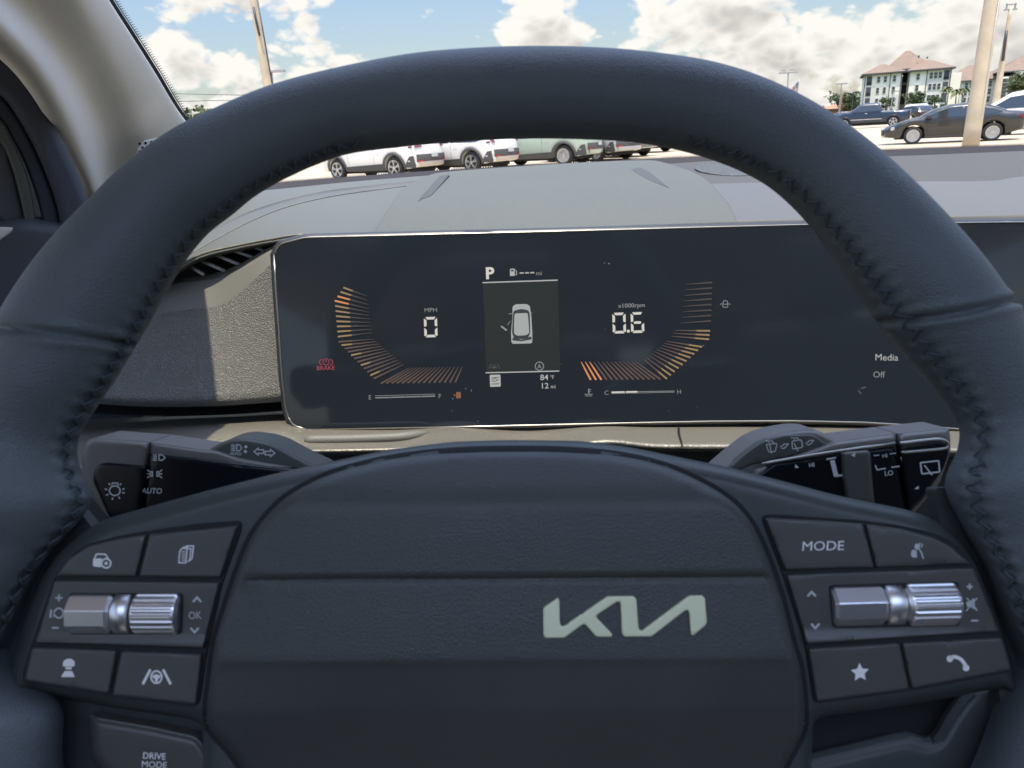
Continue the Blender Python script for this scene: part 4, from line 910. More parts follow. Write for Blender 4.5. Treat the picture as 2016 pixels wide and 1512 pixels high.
# small speaker cover at the foot of the pillar
sg = (aty(300, 295, .70), -ray(300, 295) / np.linalg.norm(ray(300, 295)))
spk = plate("speaker_cover", rc([(266, 310), (272, 288), (285, 275), (330, 268), (420, 262), (430, 330), (290, 360)], [8, 10, 8, 10, 5, 5, 5]), sg, M_pillar, body, h=.002, sp=10, er=5, ed=.002, skirt=.006)
g = G2()
for j in range(7):
    for i in range(10):
        x, y = 275 + i * 11.5 + (j % 2) * 5.7, 283 + j * 8 - i * 1.2
        if x < 272 + max(0, 283 - y) * 2: continue
        g.disc(x, y, 2.9, 3.1, 10)
g.put("hole", sg, M_frit, spk, .0023)
# door: seals, the frame and the dark glass edge, the door top
dsf = (atd(60, 300, .52), -ray(60, 300) / np.linalg.norm(ray(60, 300)))
door = mk("door", [atd(-700, -300, .64), atd(-90, -20, .62), atd(20, 120, .62), atd(130, 300, .63), atd(190, 430, .64), atd(200, 480, .62), atd(300, 900, .62), atd(-700, 1100, .62)] if True else [atd(-700, 400, .62), atd(200, 480, .62), atd(300, 900, .62), atd(-700, 1100, .62)], [tuple(range(8))], M_door, body, False)
def strip(name, L_, R_, m, Y, er, ed, h, hd=door):
    P = list(cat_rom(L_, 24)) + list(cat_rom(R_, 24))[::-1]
    return plate(name, P, dsf, m, hd, h=h, sp=14, er=er, ed=ed, skirt=.012)
strip("door_seal", [(-60, 40), (0, 94), (47, 145), (92, 212), (130, 290), (160, 355), (186, 430)], [(-100, 110), (0, 188), (30, 226), (64, 285), (92, 350), (112, 410), (122, 470)], M_seal, .6, 20, .012, .012)
strip("door_seal", [(-60, 140), (0, 186), (30, 224), (64, 283), (92, 348), (113, 410), (124, 470)], [(-60, 190), (0, 236), (24, 274), (48, 322), (66, 370), (80, 420), (86, 470)], M_seald, .6, 9, .005, .004)
strip("window_channel", [(-60, 190), (0, 238), (22, 274), (46, 325), (60, 372), (68, 415), (70, 455)], [(-60, 240), (0, 282), (14, 305), (28, 345), (38, 385), (46, 420), (50, 450)], M_stalkd, .6, 6, .003, .006)
strip("window_frame", [(-200, 200), (0, 280), (16, 308), (30, 348), (40, 390), (48, 425), (50, 450)], [(-220, 380), (-60, 400), (-20, 420), (0, 432), (10, 440), (20, 446), (30, 455)], M_door, .6, 8, .003, .000)
plate("door_top", rc([(-300, 420), (0, 436), (40, 424), (130, 436), (260, 470), (200, 800), (-300, 900)], 20), dsf, M_door, door, h=.014, sp=24, er=30, ed=.02, skirt=.03)
plate("mirror_cover", rc([(-200, 446), (0, 447), (27, 448), (22, 458), (0, 474), (-200, 500)], [2, 2, 5, 5, 2, 2]), dsf, M_pillar, door, h=.017, sp=14, er=4, ed=.003)
# roof, sides, floor and tail of the cabin
boxes("roof", [((.35, .12, 1.47), (2.06, .32, .05)), ((.35, -1.32, 1.47), (2.06, 1.52, .05)), ((-.53, -.30, 1.47), (.30, .52, .05)), ((1.23, -.30, 1.47), (.30, .52, .05))], M_headl, body)
boxes("sunroof_glass", [((.35, -.30, 1.475), (1.5, .54, .006))], M_glas, body)
boxes("side", [((-.66, -.6, .70), (.08, 3.4, .76)), ((-.60, -.62, 1.28), (.08, .14, .44)), ((-.60, -1.9, 1.25), (.08, .30, .5))], M_door, body)
boxes("side", [((1.36, -.6, .70), (.08, 3.4, .76)), ((1.30, -.62, 1.28), (.08, .14, .44)), ((1.30, -1.9, 1.25), (.08, .30, .5)), ((1.22, .62, 1.3), (.10, .06, .35))], M_door, body)
boxes("floor", [((.35, -.6, .32), (2.0, 3.4, .06))], M_carpet, body)
boxes("tailgate", [((.35, -2.2, .75), (2.0, .08, .75)), ((.35, -2.1, 1.43), (1.8, .3, .08))], M_door, body)
boxes("firewall", [((.35, 1.02, .72), (2.0, .05, .66))], M_dark, body)
loft_b = [[(x, 1.06, .98 + .05 * (1 - ((x - .35) / 1.0) ** 2)) for x in np.linspace(-.55, 1.25, 12)], [(x, 1.6, .95 + .06 * (1 - ((x - .35) / 1.0) ** 2)) for x in np.linspace(-.5, 1.2, 12)], [(x, 2.05, .80) for x in np.linspace(-.4, 1.1, 12)]]
V = [p for r in loft_b for p in r]
mk("bonnet", V, [(r * 12 + i, r * 12 + i + 1, (r + 1) * 12 + i + 1, (r + 1) * 12 + i) for r in range(2) for i in range(11)], mat("own_paint", (.16, .17, .17), .3, coat=.8), body)
def seat(x, y, lab, w=.52):
    s = root("seat", (x, y, .35), lab, "seat", None)
    for nm, c, sz in (("seat_cushion", (x, y + .22, .58), (w, .5, .2)), ("backrest", (x, y - .10, .92), (w * .95, .14, .58)), ("headrest", (x, y - .10, 1.31), (.26, .10, .17))):
        o = boxes(nm, [(c, sz)], M_seat, s); o.modifiers.new("round", 'BEVEL').width = .045; o.modifiers["round"].segments = 4
seat(-.02, -.42, "dark cloth driver seat behind the steering wheel")
seat(.72, -.42, "dark cloth passenger seat beside the driver seat")
seat(-.02, -1.35, "dark cloth rear seat behind the driver seat", .66); seat(.68, -1.35, "dark cloth rear seat behind the passenger seat", .66)

# ================================================================== OUTSIDE: GROUND
M_conc = mat("pale_concrete", (.43, .355, .25), .9, bumps=[('noise', 14, .3, .01)], var=(.5, .2))
V = [(-1500, -300, 0), (1500, -300, 0), (1500, 3000, 0), (-1500, 3000, 0)]
gnd = mk("ground", V, [(0, 1, 2, 3)], M_conc, None, False); tag(gnd, kind='structure')
M_grass = mat("grass", (.10, .14, .05), .95, var=(1.2, .3))
vg = mk("grass_verge", [(-1500, 95, .01), (1500, 95, .01), (1500, 3000, .01), (-1500, 3000, .01)], [(0, 1, 2, 3)], M_grass, None, False); tag(vg, kind='structure')
M_line = mat("lot_paint", (.75, .73, .66), .8)
L_ = [((x, 29.5, .006), (.1, 5, .004)) for x in np.arange(-16, 30, 2.8)]
pl = boxes("parking_lines", L_, M_line, None); tag(pl, kind='structure')

# ------------------------------------------------------------------ cars
def paint(name, c, rough=.28): return mat(name, c, rough, spec=.5, coat=.7)
M_tyre = mat("tyre", (.02, .02, .02), .85); M_rims = mat("alloy", (.55, .55, .55), .3, .8); M_rimd = mat("dark_alloy", (.06, .06, .065), .4, .5)
M_win = mat("car_window", (.02, .028, .03), .05, spec=.8); M_lamp = mat("tail_lamp", (.16, .012, .015), .15, coat=.6); M_clad = mat("grey_cladding", (.075, .075, .075), .7)
M_hl = mat("head_lamp", (.5, .5, .52), .1, .4); M_plate = mat("skid_plate", (.52, .45, .38), .5); M_red = mat("red_reflector", (.5, .02, .02), .3)
def mirror_y(P): return P * np.array((1, -1, 1))
class Car:
    def __init__(s, name, lab, cat, kind, col, px, py, yaw, group=None, wheel='spoke', wx=None, anchor='rear', z=0.0, loc=None):
        """px,py: photo point where the near (anchor) wheel touches the ground; yaw 0 = nose towards -x of the world"""
        s.kind = kind
        K = dict(suv=dict(L=4.5, W=1.86, H=1.68, wb=2.72, r=.36), sedan=dict(L=4.72, W=1.85, H=1.44, wb=2.72, r=.335), pickup=dict(L=5.9, W=2.02, H=1.92, wb=3.65, r=.41), hatch=dict(L=4.3, W=1.78, H=1.55, wb=2.6, r=.34), van=dict(L=5.2, W=1.95, H=1.95, wb=3.0, r=.35))[kind]
        s.__dict__.update(K); xr, xf = -K['wb'] / 2, K['wb'] / 2
        # local frame: +x = nose, y = towards the viewer side (left), z up
        cy, sy = math.cos(yaw), math.sin(yaw)
        s.ex = np.array((-cy, sy, 0)); s.ey = np.array((-sy, -cy, 0)); s.ez = np.array((0, 0, 1.0))
        if loc is None:
            g = atz(px, py, 0); o = g - s.ex * (xr if anchor == 'rear' else xf) - s.ey * (s.W / 2 - .08)
        else: o = np.array(loc, float)
        s.o = o; s.t = root(name, o, lab, cat, group)
        r = s.r; ra = r + .07
        if kind in ('suv', 'hatch', 'van'):
            b, h = s.L / 2, s.H
            up = [(-b + .02, .36), (-b - .01, .62), (-b + .03, .98), (-b + .12, 1.08), (-b + .38, h - .18), (-b + .52, h - .06), (-b + 1.0, h), (0, h), (.55, h - .08), (1.30, 1.14), (1.9, 1.02), (b - .06, .86), (b, .6), (b - .03, .32)]
            s.glass = [[(-1.92, 1.12), (-1.62, 1.42), (-1.0, 1.50), (-.45, 1.52), (-.48, 1.05), (-1.6, 1.03)], [(-.42, 1.05), (-.39, 1.52), (.1, 1.52), (.55, 1.47), (1.12, 1.12), (1.1, 1.03)]]
        elif kind == 'sedan':
            b, h = s.L / 2, s.H
            up = [(-b + .05, .38), (-b, .62), (-b + .02, .92), (-b + .10, 1.02), (-b + .55, 1.08), (-1.35, 1.26), (-.9, 1.38), (-.4, h), (.15, h - .03), (.7, h - .20), (1.15, 1.02), (1.75, .90), (b - .18, .74), (b, .58), (b - .02, .3)]
            s.glass = [[(-1.62, 1.09), (-1.3, 1.20), (-.85, 1.31), (-.32, 1.36), (-.36, .98), (-1.3, 1.00)], [(-.30, .98), (-.26, 1.36), (.1, 1.34), (.6, 1.20), (1.02, 1.0), (1.0, .95)]]
        else:
            b, h = s.L / 2, s.H
            up = [(-b + .02, .5), (-b, .75), (-b + .02, 1.25), (-.92, 1.27), (-.86, 1.32), (-.70, h - .08), (-.45, h), (.55, h - .02), (.75, h - .10), (1.35, 1.36), (2.1, 1.26), (b - .08, 1.12), (b, .85), (b - .03, .45)]
            s.glass = [[(-.68, 1.3), (-.58, 1.74), (.02, 1.77), (.02, 1.28)], [(.08, 1.28), (.08, 1.77), (.55, 1.76), (1.2, 1.34), (1.15, 1.27)]]
        zb = dict(suv=.30, sedan=.24, pickup=.42, hatch=.26, van=.26)[kind]
        bot = []
        for xc in (xf, xr):
            a0 = math.asin(min(.95, (zb - r) / ra)); 
            for k in range(15):
                a = a0 + (math.pi - 2 * a0) * k / 14; bot.append((xc + ra * math.cos(a), r + ra * math.sin(a)))
        P = [tuple(p) for p in rc(up, [0] + [.10] * (len(up) - 2) + [0], 3)] + bot
        P = np.array([(x, z) for x, z in P]); s.P = P
        if area(P) < 0: P = P[::-1].copy()
        P = dense(P, .13)
        gx, gz = np.meshgrid(np.arange(-3.1, 3.1, .13), np.arange(0, 2.2, .11)); gx[1::2] += .06
        I = np.stack([gx.ravel(), gz.ravel()], 1); I = I[inside(I, P)]; I = I[dist(I, P) > .05]
        V2, F2 = cdt(P, I)
        n = len(V2); V, Fc = [], []
        D2 = dist(V2, P)
        for sg_ in (1, -1):
            for (x, z), d in zip(V2, D2):
                w = s.w(x, z) - (.05 * (1 - min(1, d / .12)) ** 2 if z > .5 else 0)
                V.append((x, sg_ * w, z))
        for f in F2: Fc.append(f); Fc.append(tuple(n + i for i in f[::-1]))
        m = len(P); ids = [int(np.argmin(((V2 - p) ** 2).sum(1))) for p in P]
        cols = [ids]
        for t in (.72, .35, 0, -.35, -.72):
            c = []
            for i in ids:
                x, z = V2[i]; bul = (1 - t * t)
                xx = x + (.16 * bul * (1 if x > 0 else -1) * max(0, min(1, (abs(x) - s.L / 2 + .45) / .4)) if z > .3 else 0)
                zz = z + (.045 * bul if z > s.H - .35 else .03 * bul if z > .9 else 0)
                c.append(len(V)); V.append((xx, (s.w(x, z) - .03) * t, zz))
            cols.append(c)
        cols.append([n + i for i in ids])
        for a, bb in zip(cols[:-1], cols[1:]):
            for i in range(m): j = (i + 1) % m; Fc.append((a[i], a[j], bb[j], bb[i]))
        s.mesh("body", V, Fc, col)
        o_ = s.t.children[-1]; bmh = bmesh.new(); bmh.from_mesh(o_.data); bmesh.ops.recalc_face_normals(bmh, faces=bmh.faces); bmh.to_mesh(o_.data); bmh.free()
        boxes_ = []; V_, F_ = [], []; box(V_, F_, (0, 0, .2 + (s.H * .45 - .2) / 2), (s.L - .7, s.W - .52, s.H * .45 - .2)); s.mesh('underbody', V_, F_, M_tyre, None, False)
        # wheels
        for xc in (xf, xr):
            for sg_ in (1, -1): s.wheel(xc, sg_ * (s.W / 2 - .12), sg_, wheel)
        # windows
        for sg_ in (1, -1):
            for gp in s.glass:
                pp = rc(gp, .06, 3); V = [(x, sg_ * (s.w(x, z) + .008 - .0 * z), z) for x, z in dense(pp, .15)]; c = np.mean(V, 0); V.append(tuple(c)); k = len(V) - 1
                s.mesh("side_window", V, [(i, (i + 1) % k, k) for i in range(k)], M_win)
        if kind != 'pickup':
            s.end("rear_window", -1, 1.12 if kind != 'sedan' else 1.10, s.H - .16 if kind != 'sedan' else 1.34, -.72, .72, M_win)
        s.end("windscreen", 1, 1.17 if kind != 'sedan' else 1.05, s.H - .14, -.78, .78, M_win)
    def w(s, x, z):
        w = s.W / 2; e = abs(x) - (s.L / 2 - .75)
        if e > 0: w -= .17 * (e / .75) ** 2 * (1.1 if x > 0 else .9)
        belt = {'suv': 1.03, 'hatch': 1.0, 'van': 1.1, 'sedan': .95, 'pickup': 1.27}[s.kind]
        if z > belt and not (s.kind == 'pickup' and x < -.9): w -= (z - belt) * .34
        if z < .55: w -= (.55 - z) * .12
        w -= .02 * ((z - .75) / .3) ** 2 if z < belt else .02
        return w
    def W3(s, V): V = np.asarray(V, float); return s.o + V[:, :1] * s.ex + V[:, 1:2] * s.ey + V[:, 2:3] * s.ez
    def mesh(s, nm, V, Fc, m, parent=None, smooth=True): return mk(nm, s.W3(V), Fc, m, parent or s.t, smooth)
    def sil(s, side, z):
        """x of the silhouette at height z at the tail (-1) or nose (+1)"""
        P = s.P; best = None
        for i in range(len(P)):
            a, b = P[i], P[(i + 1) % len(P)]
            if (a[1] - z) * (b[1] - z) <= 0 and a[1] != b[1]:
                x = a[0] + (b[0] - a[0]) * (z - a[1]) / (b[1] - a[1])
                if best is None or x * side > best * side: best = x
        return best if best is not None else side * s.L / 2
    def end(s, nm, side, z0, z1, t0, t1, m, off_=.012, parent=None):
        V, Fc = [], []; nz, nt = 5, 8
        for i in range(nz + 1):
            z = z0 + (z1 - z0) * i / nz; x = s.sil(side, z)
            for j in range(nt + 1):
                t = t0 + (t1 - t0) * j / nt; xx = x + side * (.16 * (1 - t * t) * max(0, min(1, (abs(x) - s.L / 2 + .45) / .4)) + off_); bul = 1 - t * t
                V.append((xx, (s.w(x, z)) * t, z + (.045 * bul if z > s.H - .35 else .03 * bul if z > .9 else 0) + off_ * .6))
        for i in range(nz):
            for j in range(nt): a = i * (nt + 1) + j; Fc.append((a, a + 1, a + nt + 2, a + nt + 1))
        return s.mesh(nm, V, Fc, m, parent)
    def side(s, nm, P, m, off_=.012, both=True):
        for sg_ in ((1, -1) if both else (1,)):
            V = [(x, sg_ * (s.w(x, z) + off_), z) for x, z in dense(np.asarray(P, float), .12)]; s.mesh(nm, V, [tuple(range(len(V)))], m, None, False)
    def arch(s, m, wd=.075):
        for xc in (s.wb / 2, -s.wb / 2):
            ra = s.r + .065; A = np.linspace(-.12, math.pi + .12, 18)
            for sg_ in (1, -1):
                V, Fc = [], []
                for a in A:
                    for r_, o_ in ((ra - .01, .0), (ra, .022), (ra + wd, .022), (ra + wd + .012, 0)):
                        x, z = xc + r_ * math.cos(a), s.r + r_ * math.sin(a); V.append((x, sg_ * (s.w(x, z) + o_), z))
                for i in range(len(A) - 1):
                    for j in range(3): q_ = i * 4 + j; Fc.append((q_, q_ + 1, q_ + 5, q_ + 4))
                s.mesh("wheel_arch", V, Fc, m)
    def wheel(s, x, y, sg_, style):
        r = s.r; n = 40; prof = [(-.10, r * .62), (-.10, r * .93), (-.06, r), (.06, r), (.10, r * .95), (.115, r * .80), (.10, r * .68), (.04, r * .66)]
        V, Fc = [], []
        for (dy, rr_) in prof:
            for k in range(n): a = 2 * math.pi * k / n; V.append((x + rr_ * math.cos(a), y + sg_ * dy, r + rr_ * math.sin(a)))
        for i in range(len(prof) - 1):
            for k in range(n): Fc.append((i * n + k, i * n + (k + 1) % n, (i + 1) * n + (k + 1) % n, (i + 1) * n + k))
        w = s.mesh("wheel", V, Fc, M_tyre)
        V, Fc = [], []; R = r * .70
        def add_ring(r0_, r1_, y0, y1):
            k0 = len(V)
            for k in range(n):
                a = 2 * math.pi * k / n; V.append((x + r0_ * math.cos(a), y + sg_ * y0, r + r0_ * math.sin(a))); V.append((x + r1_ * math.cos(a), y + sg_ * y1, r + r1_ * math.sin(a)))
            for k in range(n): j = (k + 1) % n; Fc.append((k0 + 2 * k, k0 + 2 * j, k0 + 2 * j + 1, k0 + 2 * k + 1))
        add_ring(R, R * .9, .105, .10); add_ring(R * .9, R * .88, .10, .02); add_ring(R * .26, .0, .098, .104)
        ns = 5 if style == 'spoke' else 9 if style == 'cover' else 6
        wd = .30 if style == 'spoke' else .24 if style == 'cover' else .22
        for k in range(ns):
            for dd in ((-.13, .13) if style == 'spoke' else (0,)):
                a = 2 * math.pi * k / ns + .3; a0, a1 = a + dd * 1.3, a + dd + (.25 if style == 'cover' else 0); q_ = len(V)
                hw0, hw1 = wd * .42, wd * .40
                if style == 'spoke': hw0, hw1 = .14, .09
                for (rr_, aa, hw, yy) in ((R * .2, a0, hw0, .10), (R * .92, a1, hw1, .098)):
                    for e in (-1, 1): V.append((x + rr_ * math.cos(aa + e * hw), y + sg_ * yy, r + rr_ * math.sin(aa + e * hw)))
                Fc.append((q_, q_ + 1, q_ + 3, q_ + 2))
        s.mesh("rim", V, Fc, M_rims, w, False)
        V, Fc = [], []; k0 = 0
        for k in range(n): a = 2 * math.pi * k / n; V.append((x + R * .9 * math.cos(a), y + sg_ * .03, r + R * .9 * math.sin(a)))
        s.mesh("brake_disc", V, [tuple(range(n))], M_rimd if style != 'cover' else M_rims, w, False)

M_white = paint("white_paint", (.72, .70, .66)); M_green = paint("sage_paint", (.36, .42, .34)); M_black = paint("graphite_paint", (.022, .021, .020), .3); M_navy = paint("navy_paint", (.010, .022, .050)); M_silver = paint("silver_paint", (.42, .42, .42)); M_grey = paint("grey_paint", (.14, .145, .15))
def suv(lab, col, px, py, yaw, group="parked cars seen through the wheel", wheel='spoke', bumper=M_plate, lamps='high', anchor='rear', name="parked_car"):
    c = Car(name, lab, "car", 'suv', col, px, py, yaw, group, wheel, anchor=anchor)
    c.arch(M_clad)
    c.side("sill", [(-.93, .28), (.93, .28), (.9, .44), (-.9, .50)], M_clad, .014)
    c.side("door_seam", [(-.50, .5), (-.49, .5), (-.485, 1.03), (-.495, 1.03)], M_gap, .004)
    c.side("door_seam", [(.72, .5), (.73, .5), (.76, 1.03), (.75, 1.03)], M_gap, .004)
    c.side("door_handle", [(-.80, .90), (-.62, .90), (-.62, .935), (-.80, .935)], col, .03)
    c.side("door_handle", [(.36, .90), (.54, .90), (.54, .935), (.36, .935)], col, .03)
    c.side("rear_cladding", [(-1.80, .36), (-2.05, .70), (-2.2, .72), (-2.23, .42), (-2.2, .32)], M_clad, .014)
    c.end("lower_bumper", -1, .50, .74, -.98, .98, M_clad, .02)
    c.end("skid_plate", -1, .33, .50, -.86, .86, bumper, .03)
    c.end("reflector", -1, .50, .545, -.94, -.70, M_red, .04); c.end("reflector", -1, .50, .545, .70, .94, M_red, .04)
    c.end("number_plate", -1, .62, .74, -.22, .22, M_silver, .05)
    for t0, t1 in ((.62, .99), (-.99, -.62)):
        c.end("tail_lamp", -1, .97, 1.03 if lamps == 'high' else 1.25, t0 if lamps == 'high' or t0 < 0 else .84, t1 if lamps == 'high' or t1 > 0 else -.84, M_lamp, .02)
    c.side("tail_lamp", [(-2.18, .97), (-2.02, .98), (-2.03, 1.03), (-2.16, 1.03)], M_lamp, .016)
    return c
suv("white crossover with grey arches, leftmost of the row behind the display hood", M_white, 780, 352, rad(34))
suv("white crossover with tall red tail lamps, between the other white car and the green one", M_white, 931, 341, rad(36), lamps='tall')
suv("sage green crossover parked right of the two white cars", M_green, 1111, 326, rad(30), wheel='cover', bumper=M_green, lamps='tall')
suv("silver crossover just right of the sage green car", M_silver, 1176, 318, rad(52), wheel='cover', bumper=M_silver, lamps='tall')
suv("pale crossover third from the right end of the row inside the wheel", M_white, 1214, 311, rad(54), wheel='cover', bumper=M_grey, lamps='tall')
suv("grey crossover at the right end of the row inside the wheel", M_grey, 1262, 302, rad(56), wheel='six', bumper=M_grey)

c = Car("parked_car", "glossy black saloon side on behind the near concrete pole", "car", 'sedan', M_black, 1951, 277.5, rad(27), None, 'cover')
c.side("door_seam", [(-.34, .36), (-.33, .36), (-.33, .95), (-.34, .95)], M_gap, .005); c.side("door_seam", [(.86, .36), (.87, .36), (.96, .92), (.95, .92)], M_gap, .005); c.side("door_seam", [(-1.02, .66), (-1.01, .66), (-1.15, .98), (-1.16, .98)], M_gap, .005)
c.side("door_handle", [(-.62, .80), (-.44, .80), (-.44, .83), (-.62, .83)], M_black, .03); c.side("door_handle", [(.36, .78), (.54, .78), (.54, .81), (.36, .81)], M_black, .03)
c.side("sill", [(-.95, .24), (.95, .24), (.92, .31), (-.92, .33)], M_clad, .012)
c.side("head_lamp", [(2.05, .60), (2.16, .56), (2.20, .62), (2.18, .70), (2.06, .72)], M_hl, .012)
c.side("tail_lamp", [(-2.34, .80), (-2.12, .86), (-2.16, .93), (-2.34, .92)], M_lamp, .012)
c.end("tail_lamp", -1, .82, .92, -.98, .98, M_lamp, .015); c.end("grille", 1, .36, .58, -.7, .7, M_clad, .02)
for sg in (1, -1): c.mesh("mirror", [(x, sg * (c.w(.9, .95) + y), z) for x in (.78, .98) for y in (0, .2) for z in (.96, 1.07)], [(0, 1, 3, 2), (4, 6, 7, 5), (0, 4, 5, 1), (2, 3, 7, 6), (0, 2, 6, 4), (1, 5, 7, 3)], M_black, smooth=False)
c.t.scale = (.91, .91, .91); c.t.location = tuple(Vector(c.t.location) + Vector(tuple(-c.ex * .12 + c.ey * .07)))
c = Car("parked_car", "white car just behind the tail of the black saloon", "car", 'suv', M_white, 2092, 262, rad(36), None, 'spoke'); c.arch(M_white)
c = Car("pickup_truck", "dark blue pickup truck parked in front of the apartments", "pickup truck", 'pickup', M_navy, 1757, 249.5, rad(27), None, 'spoke')
c.side("trim_strip", [(-.95, .66), (1.4, .66), (1.4, .70), (-.95, .70)], M_chromer, .014)
c.side("door_seam", [(.04, .6), (.055, .6), (.055, 1.25), (.04, 1.25)], M_gap, .006); c.side("door_seam", [(-.86, .6), (-.85, .6), (-.85, 1.25), (-.86, 1.25)], M_gap, .006)
c.side("door_handle", [(.14, 1.12), (.32, 1.12), (.32, 1.16), (.14, 1.16)], M_chromer, .03)
c.end("tail_lamp", -1, .85, 1.18, .86, 1, M_lamp, .02); c.end("tail_lamp", -1, .85, 1.18, -1, -.86, M_lamp, .02); c.end("bumper", -1, .5, .72, -.95, .95, M_chromer, .06); c.arch(M_navy, .05)
c.side("head_lamp", [(2.72, .85), (2.9, .85), (2.9, 1.05), (2.6, 1.08)], M_hl, .012)
for i, (px, py, lab, col, kd, yw) in enumerate([(1795, 243, "black car nose to tail with the blue pickup", M_black, 'hatch', 88), (1812, 233, "white van behind the black saloon's bonnet", M_white, 'van', 36), (1700, 236, "white car half hidden behind the blue pickup's bonnet", M_white, 'hatch', 30),
                                                (1668, 239, "pale silver car at the edge of the steering wheel, left of the blue pickup", M_silver, 'hatch', 30)]):
    c = Car("parked_car" if kd != 'van' else "white_van", lab, "car" if kd != 'van' else "van", kd, col, px, py, rad(yw), None, 'spoke')
    if kd == 'hatch' and yw > 60:
        c.end("tail_lamp", -1, .85, 1.05, .7, 1, M_lamp, .02); c.end("tail_lamp", -1, .85, 1.05, -1, -.7, M_lamp, .02)

# ------------------------------------------------------------------ poles
M_pole = mat("pole_concrete", (.50, .42, .30), .85, bumps=[('noise', 30, .4, .01)], var=(1.5, .16)); M_steel = mat("galvanised", (.35, .35, .36), .5, .6); M_darkm = mat("dark_steel", (.06, .065, .08), .5, .4)
def pole(name, lab, cat, pts, Y, w0, w1, m=M_pole, ext=0, seg=14, group=None):
    """pts: bottom and top photo px; stands on the ground under the bottom point"""
    b, t = aty(*pts[0], Y), aty(*pts[1], Y)
    base = b.copy(); v = t - b; v /= np.linalg.norm(v); base = b - v * (b[2] / v[2]); top = t + v * ext
    r = root(name, base, lab, cat, group)
    s0, s1 = w0 * Y / F / 2 * .98, w1 * Y / F / 2 * .98
    L0 = np.linalg.norm(t - b); n = 14; P = [base + (top - base) * i / n for i in range(n + 1)]
    R = [s0 + (s1 - s0) * (np.dot(p - b, v) / L0) for p in P]
    tube("shaft", P, R, m, r, seg)
    return r, top, v
r_, tp, _v = pole("concrete_pole", "thick tan concrete utility pole in front of the black saloon", "utility pole", [(1911, 285), (1953, 0)], 22.0, 29.5, 25.5, ext=5)
tube("ground_wire", [aty(1862 + 60, 285, 21.8), aty(1922 + 45, 0, 21.8)], .012, M_steel, r_, 6)
r_, tp, _v = pole("concrete_pole", "tan concrete utility pole rising beside the grey windscreen pillar", "utility pole", [(527, 165), (499, 0)], 34.0, 17, 12, ext=4)
tube("conduit", [aty(511, 70, 33.7), aty(504, 40, 33.7), aty(499, 14, 33.7)], .05, M_darkm, r_, 8)
tube("ground_wire", [aty(536, 165, 33.6), aty(507, 0, 33.6)], .03, M_darkm, r_, 6)
r_, tp, _v = pole("concrete_pole", "slimmer tan pole with a short crossarm, right of the thick one", "utility pole", [(1960, 205), (1989, 22)], 55.0, 13, 6, ext=.2)
V, Fc = [], []; box(V, Fc, tp + np.array((0, 0, -.1)), (.9, .12, .1)); box(V, Fc, tp + np.array((0, 0, .22)), (.7, .10, .08)); box(V, Fc, tp + np.array((.3, 0, .1)), (.08, .08, .4)); box(V, Fc, tp + np.array((-.3, 0, .1)), (.08, .08, .4))
mk("crossarm", V, Fc, M_steel, r_, False)
tube("conduit", [aty(1974, 120, 54.7), aty(1979, 80, 54.7), aty(1982, 60, 54.7)], .1, M_darkm, r_, 8)
def lamp(lab, bot, top, Y, head, m, w=3, name="parking_lot_lamp"):
    r, tp, v = pole(name, lab, "lamp post", [bot, top], Y, w, w * .8, m, seg=8)
    V, Fc = [], []
    for c, s in head: box(V, Fc, tp + np.array(c), s)
    mk("lamp_head", V, Fc, m, r, False)
lamp("galvanised lamp post just right of the left concrete pole", (537, 175), (534, 141), 42, [((.25, 0, 0), (.95, .4, .10)), ((-.12, 0, -.15), (.1, .1, .25))], M_steel, 5)
lamp("slim lamp post left of the flag with a flat crosspiece on top", (1550, 190), (1552, 143), 95, [((0, 0, 0), (2.2, .3, .14)), ((-.6, 0, .25), (.5, .3, .1)), ((.5, 0, .3), (.6, .3, .1))], M_steel, 2.6)
lamp("dark lamp post left of the apartment block", (1676, 226), (1680, 183), 120, [((.5, 0, 0), (1.1, .4, .16))], M_darkm, 2.6)
lamp("pale lamp post in front of the apartment block, above the blue pickup", (1753, 225), (1758, 180), 100, [((.3, 0, 0), (.9, .3, .12))], M_steel, 2)
r_, tp, _v = pole("flagpole", "pale flagpole with a hanging red flag left of the apartments", "flagpole", [(1651, 228), (1657, 165)], 110, 3, 2, M_steel, seg=8)
mk("flag", [tp + np.array(q) for q in ((0, 0, -1.2), (.28, -.1, -1.6), (.22, 0, -3.6), (.0, .05, -4.0), (-.08, 0, -2.6))], [(0, 1, 2, 3, 4)], mat("red_cloth", (.38, .16, .14), .9), r_, False)
V, Fc = [], []; box(V, Fc, tp, (1.6, .2, .15)); mk("crosspiece", V, Fc, M_steel, r_, False)
# the striped flag above the rim
r_, tp, _v = pole("flagpole", "flagpole flying the stars and stripes beyond the top of the wheel rim", "flagpole", [(1567, 200), (1573, 157)], 100, 2.2, 1.6, M_steel, seg=8)
M_fr = mat("flag_red", (.42, .06, .07), .9); M_fw = mat("flag_white", (.7, .68, .66), .9); M_fbl = mat("flag_blue", (.03, .045, .12), .9)
hoist, low, fly = np.array((1573, 158.)), np.array((1568, 182.)), np.array((1553, 196.))
V, Fc, mi = [], [], []
n = 14
for i in range(n):
    for j in range(14):
        u, v_ = i / (n - 1), j / 13
        p = hoist * (1 - v_) + low * v_ + (fly - low) * u * (1 - .25 * v_) + np.array((0, 3 * u * (1 - v_)))
        V.append(aty(p[0], p[1], 100 + .35 * math.sin(u * 9 + v_ * 2)))
for i in range(n - 1):
    for j in range(13):
        Fc.append((i * 14 + j, (i + 1) * 14 + j, (i + 1) * 14 + j + 1, i * 14 + j + 1)); mi.append(2 if (i < 5 and j < 7) else (0 if j % 2 == 0 else 1))
fo = mk("flag", V, Fc, [M_fr, M_fw, M_fbl], r_, True)
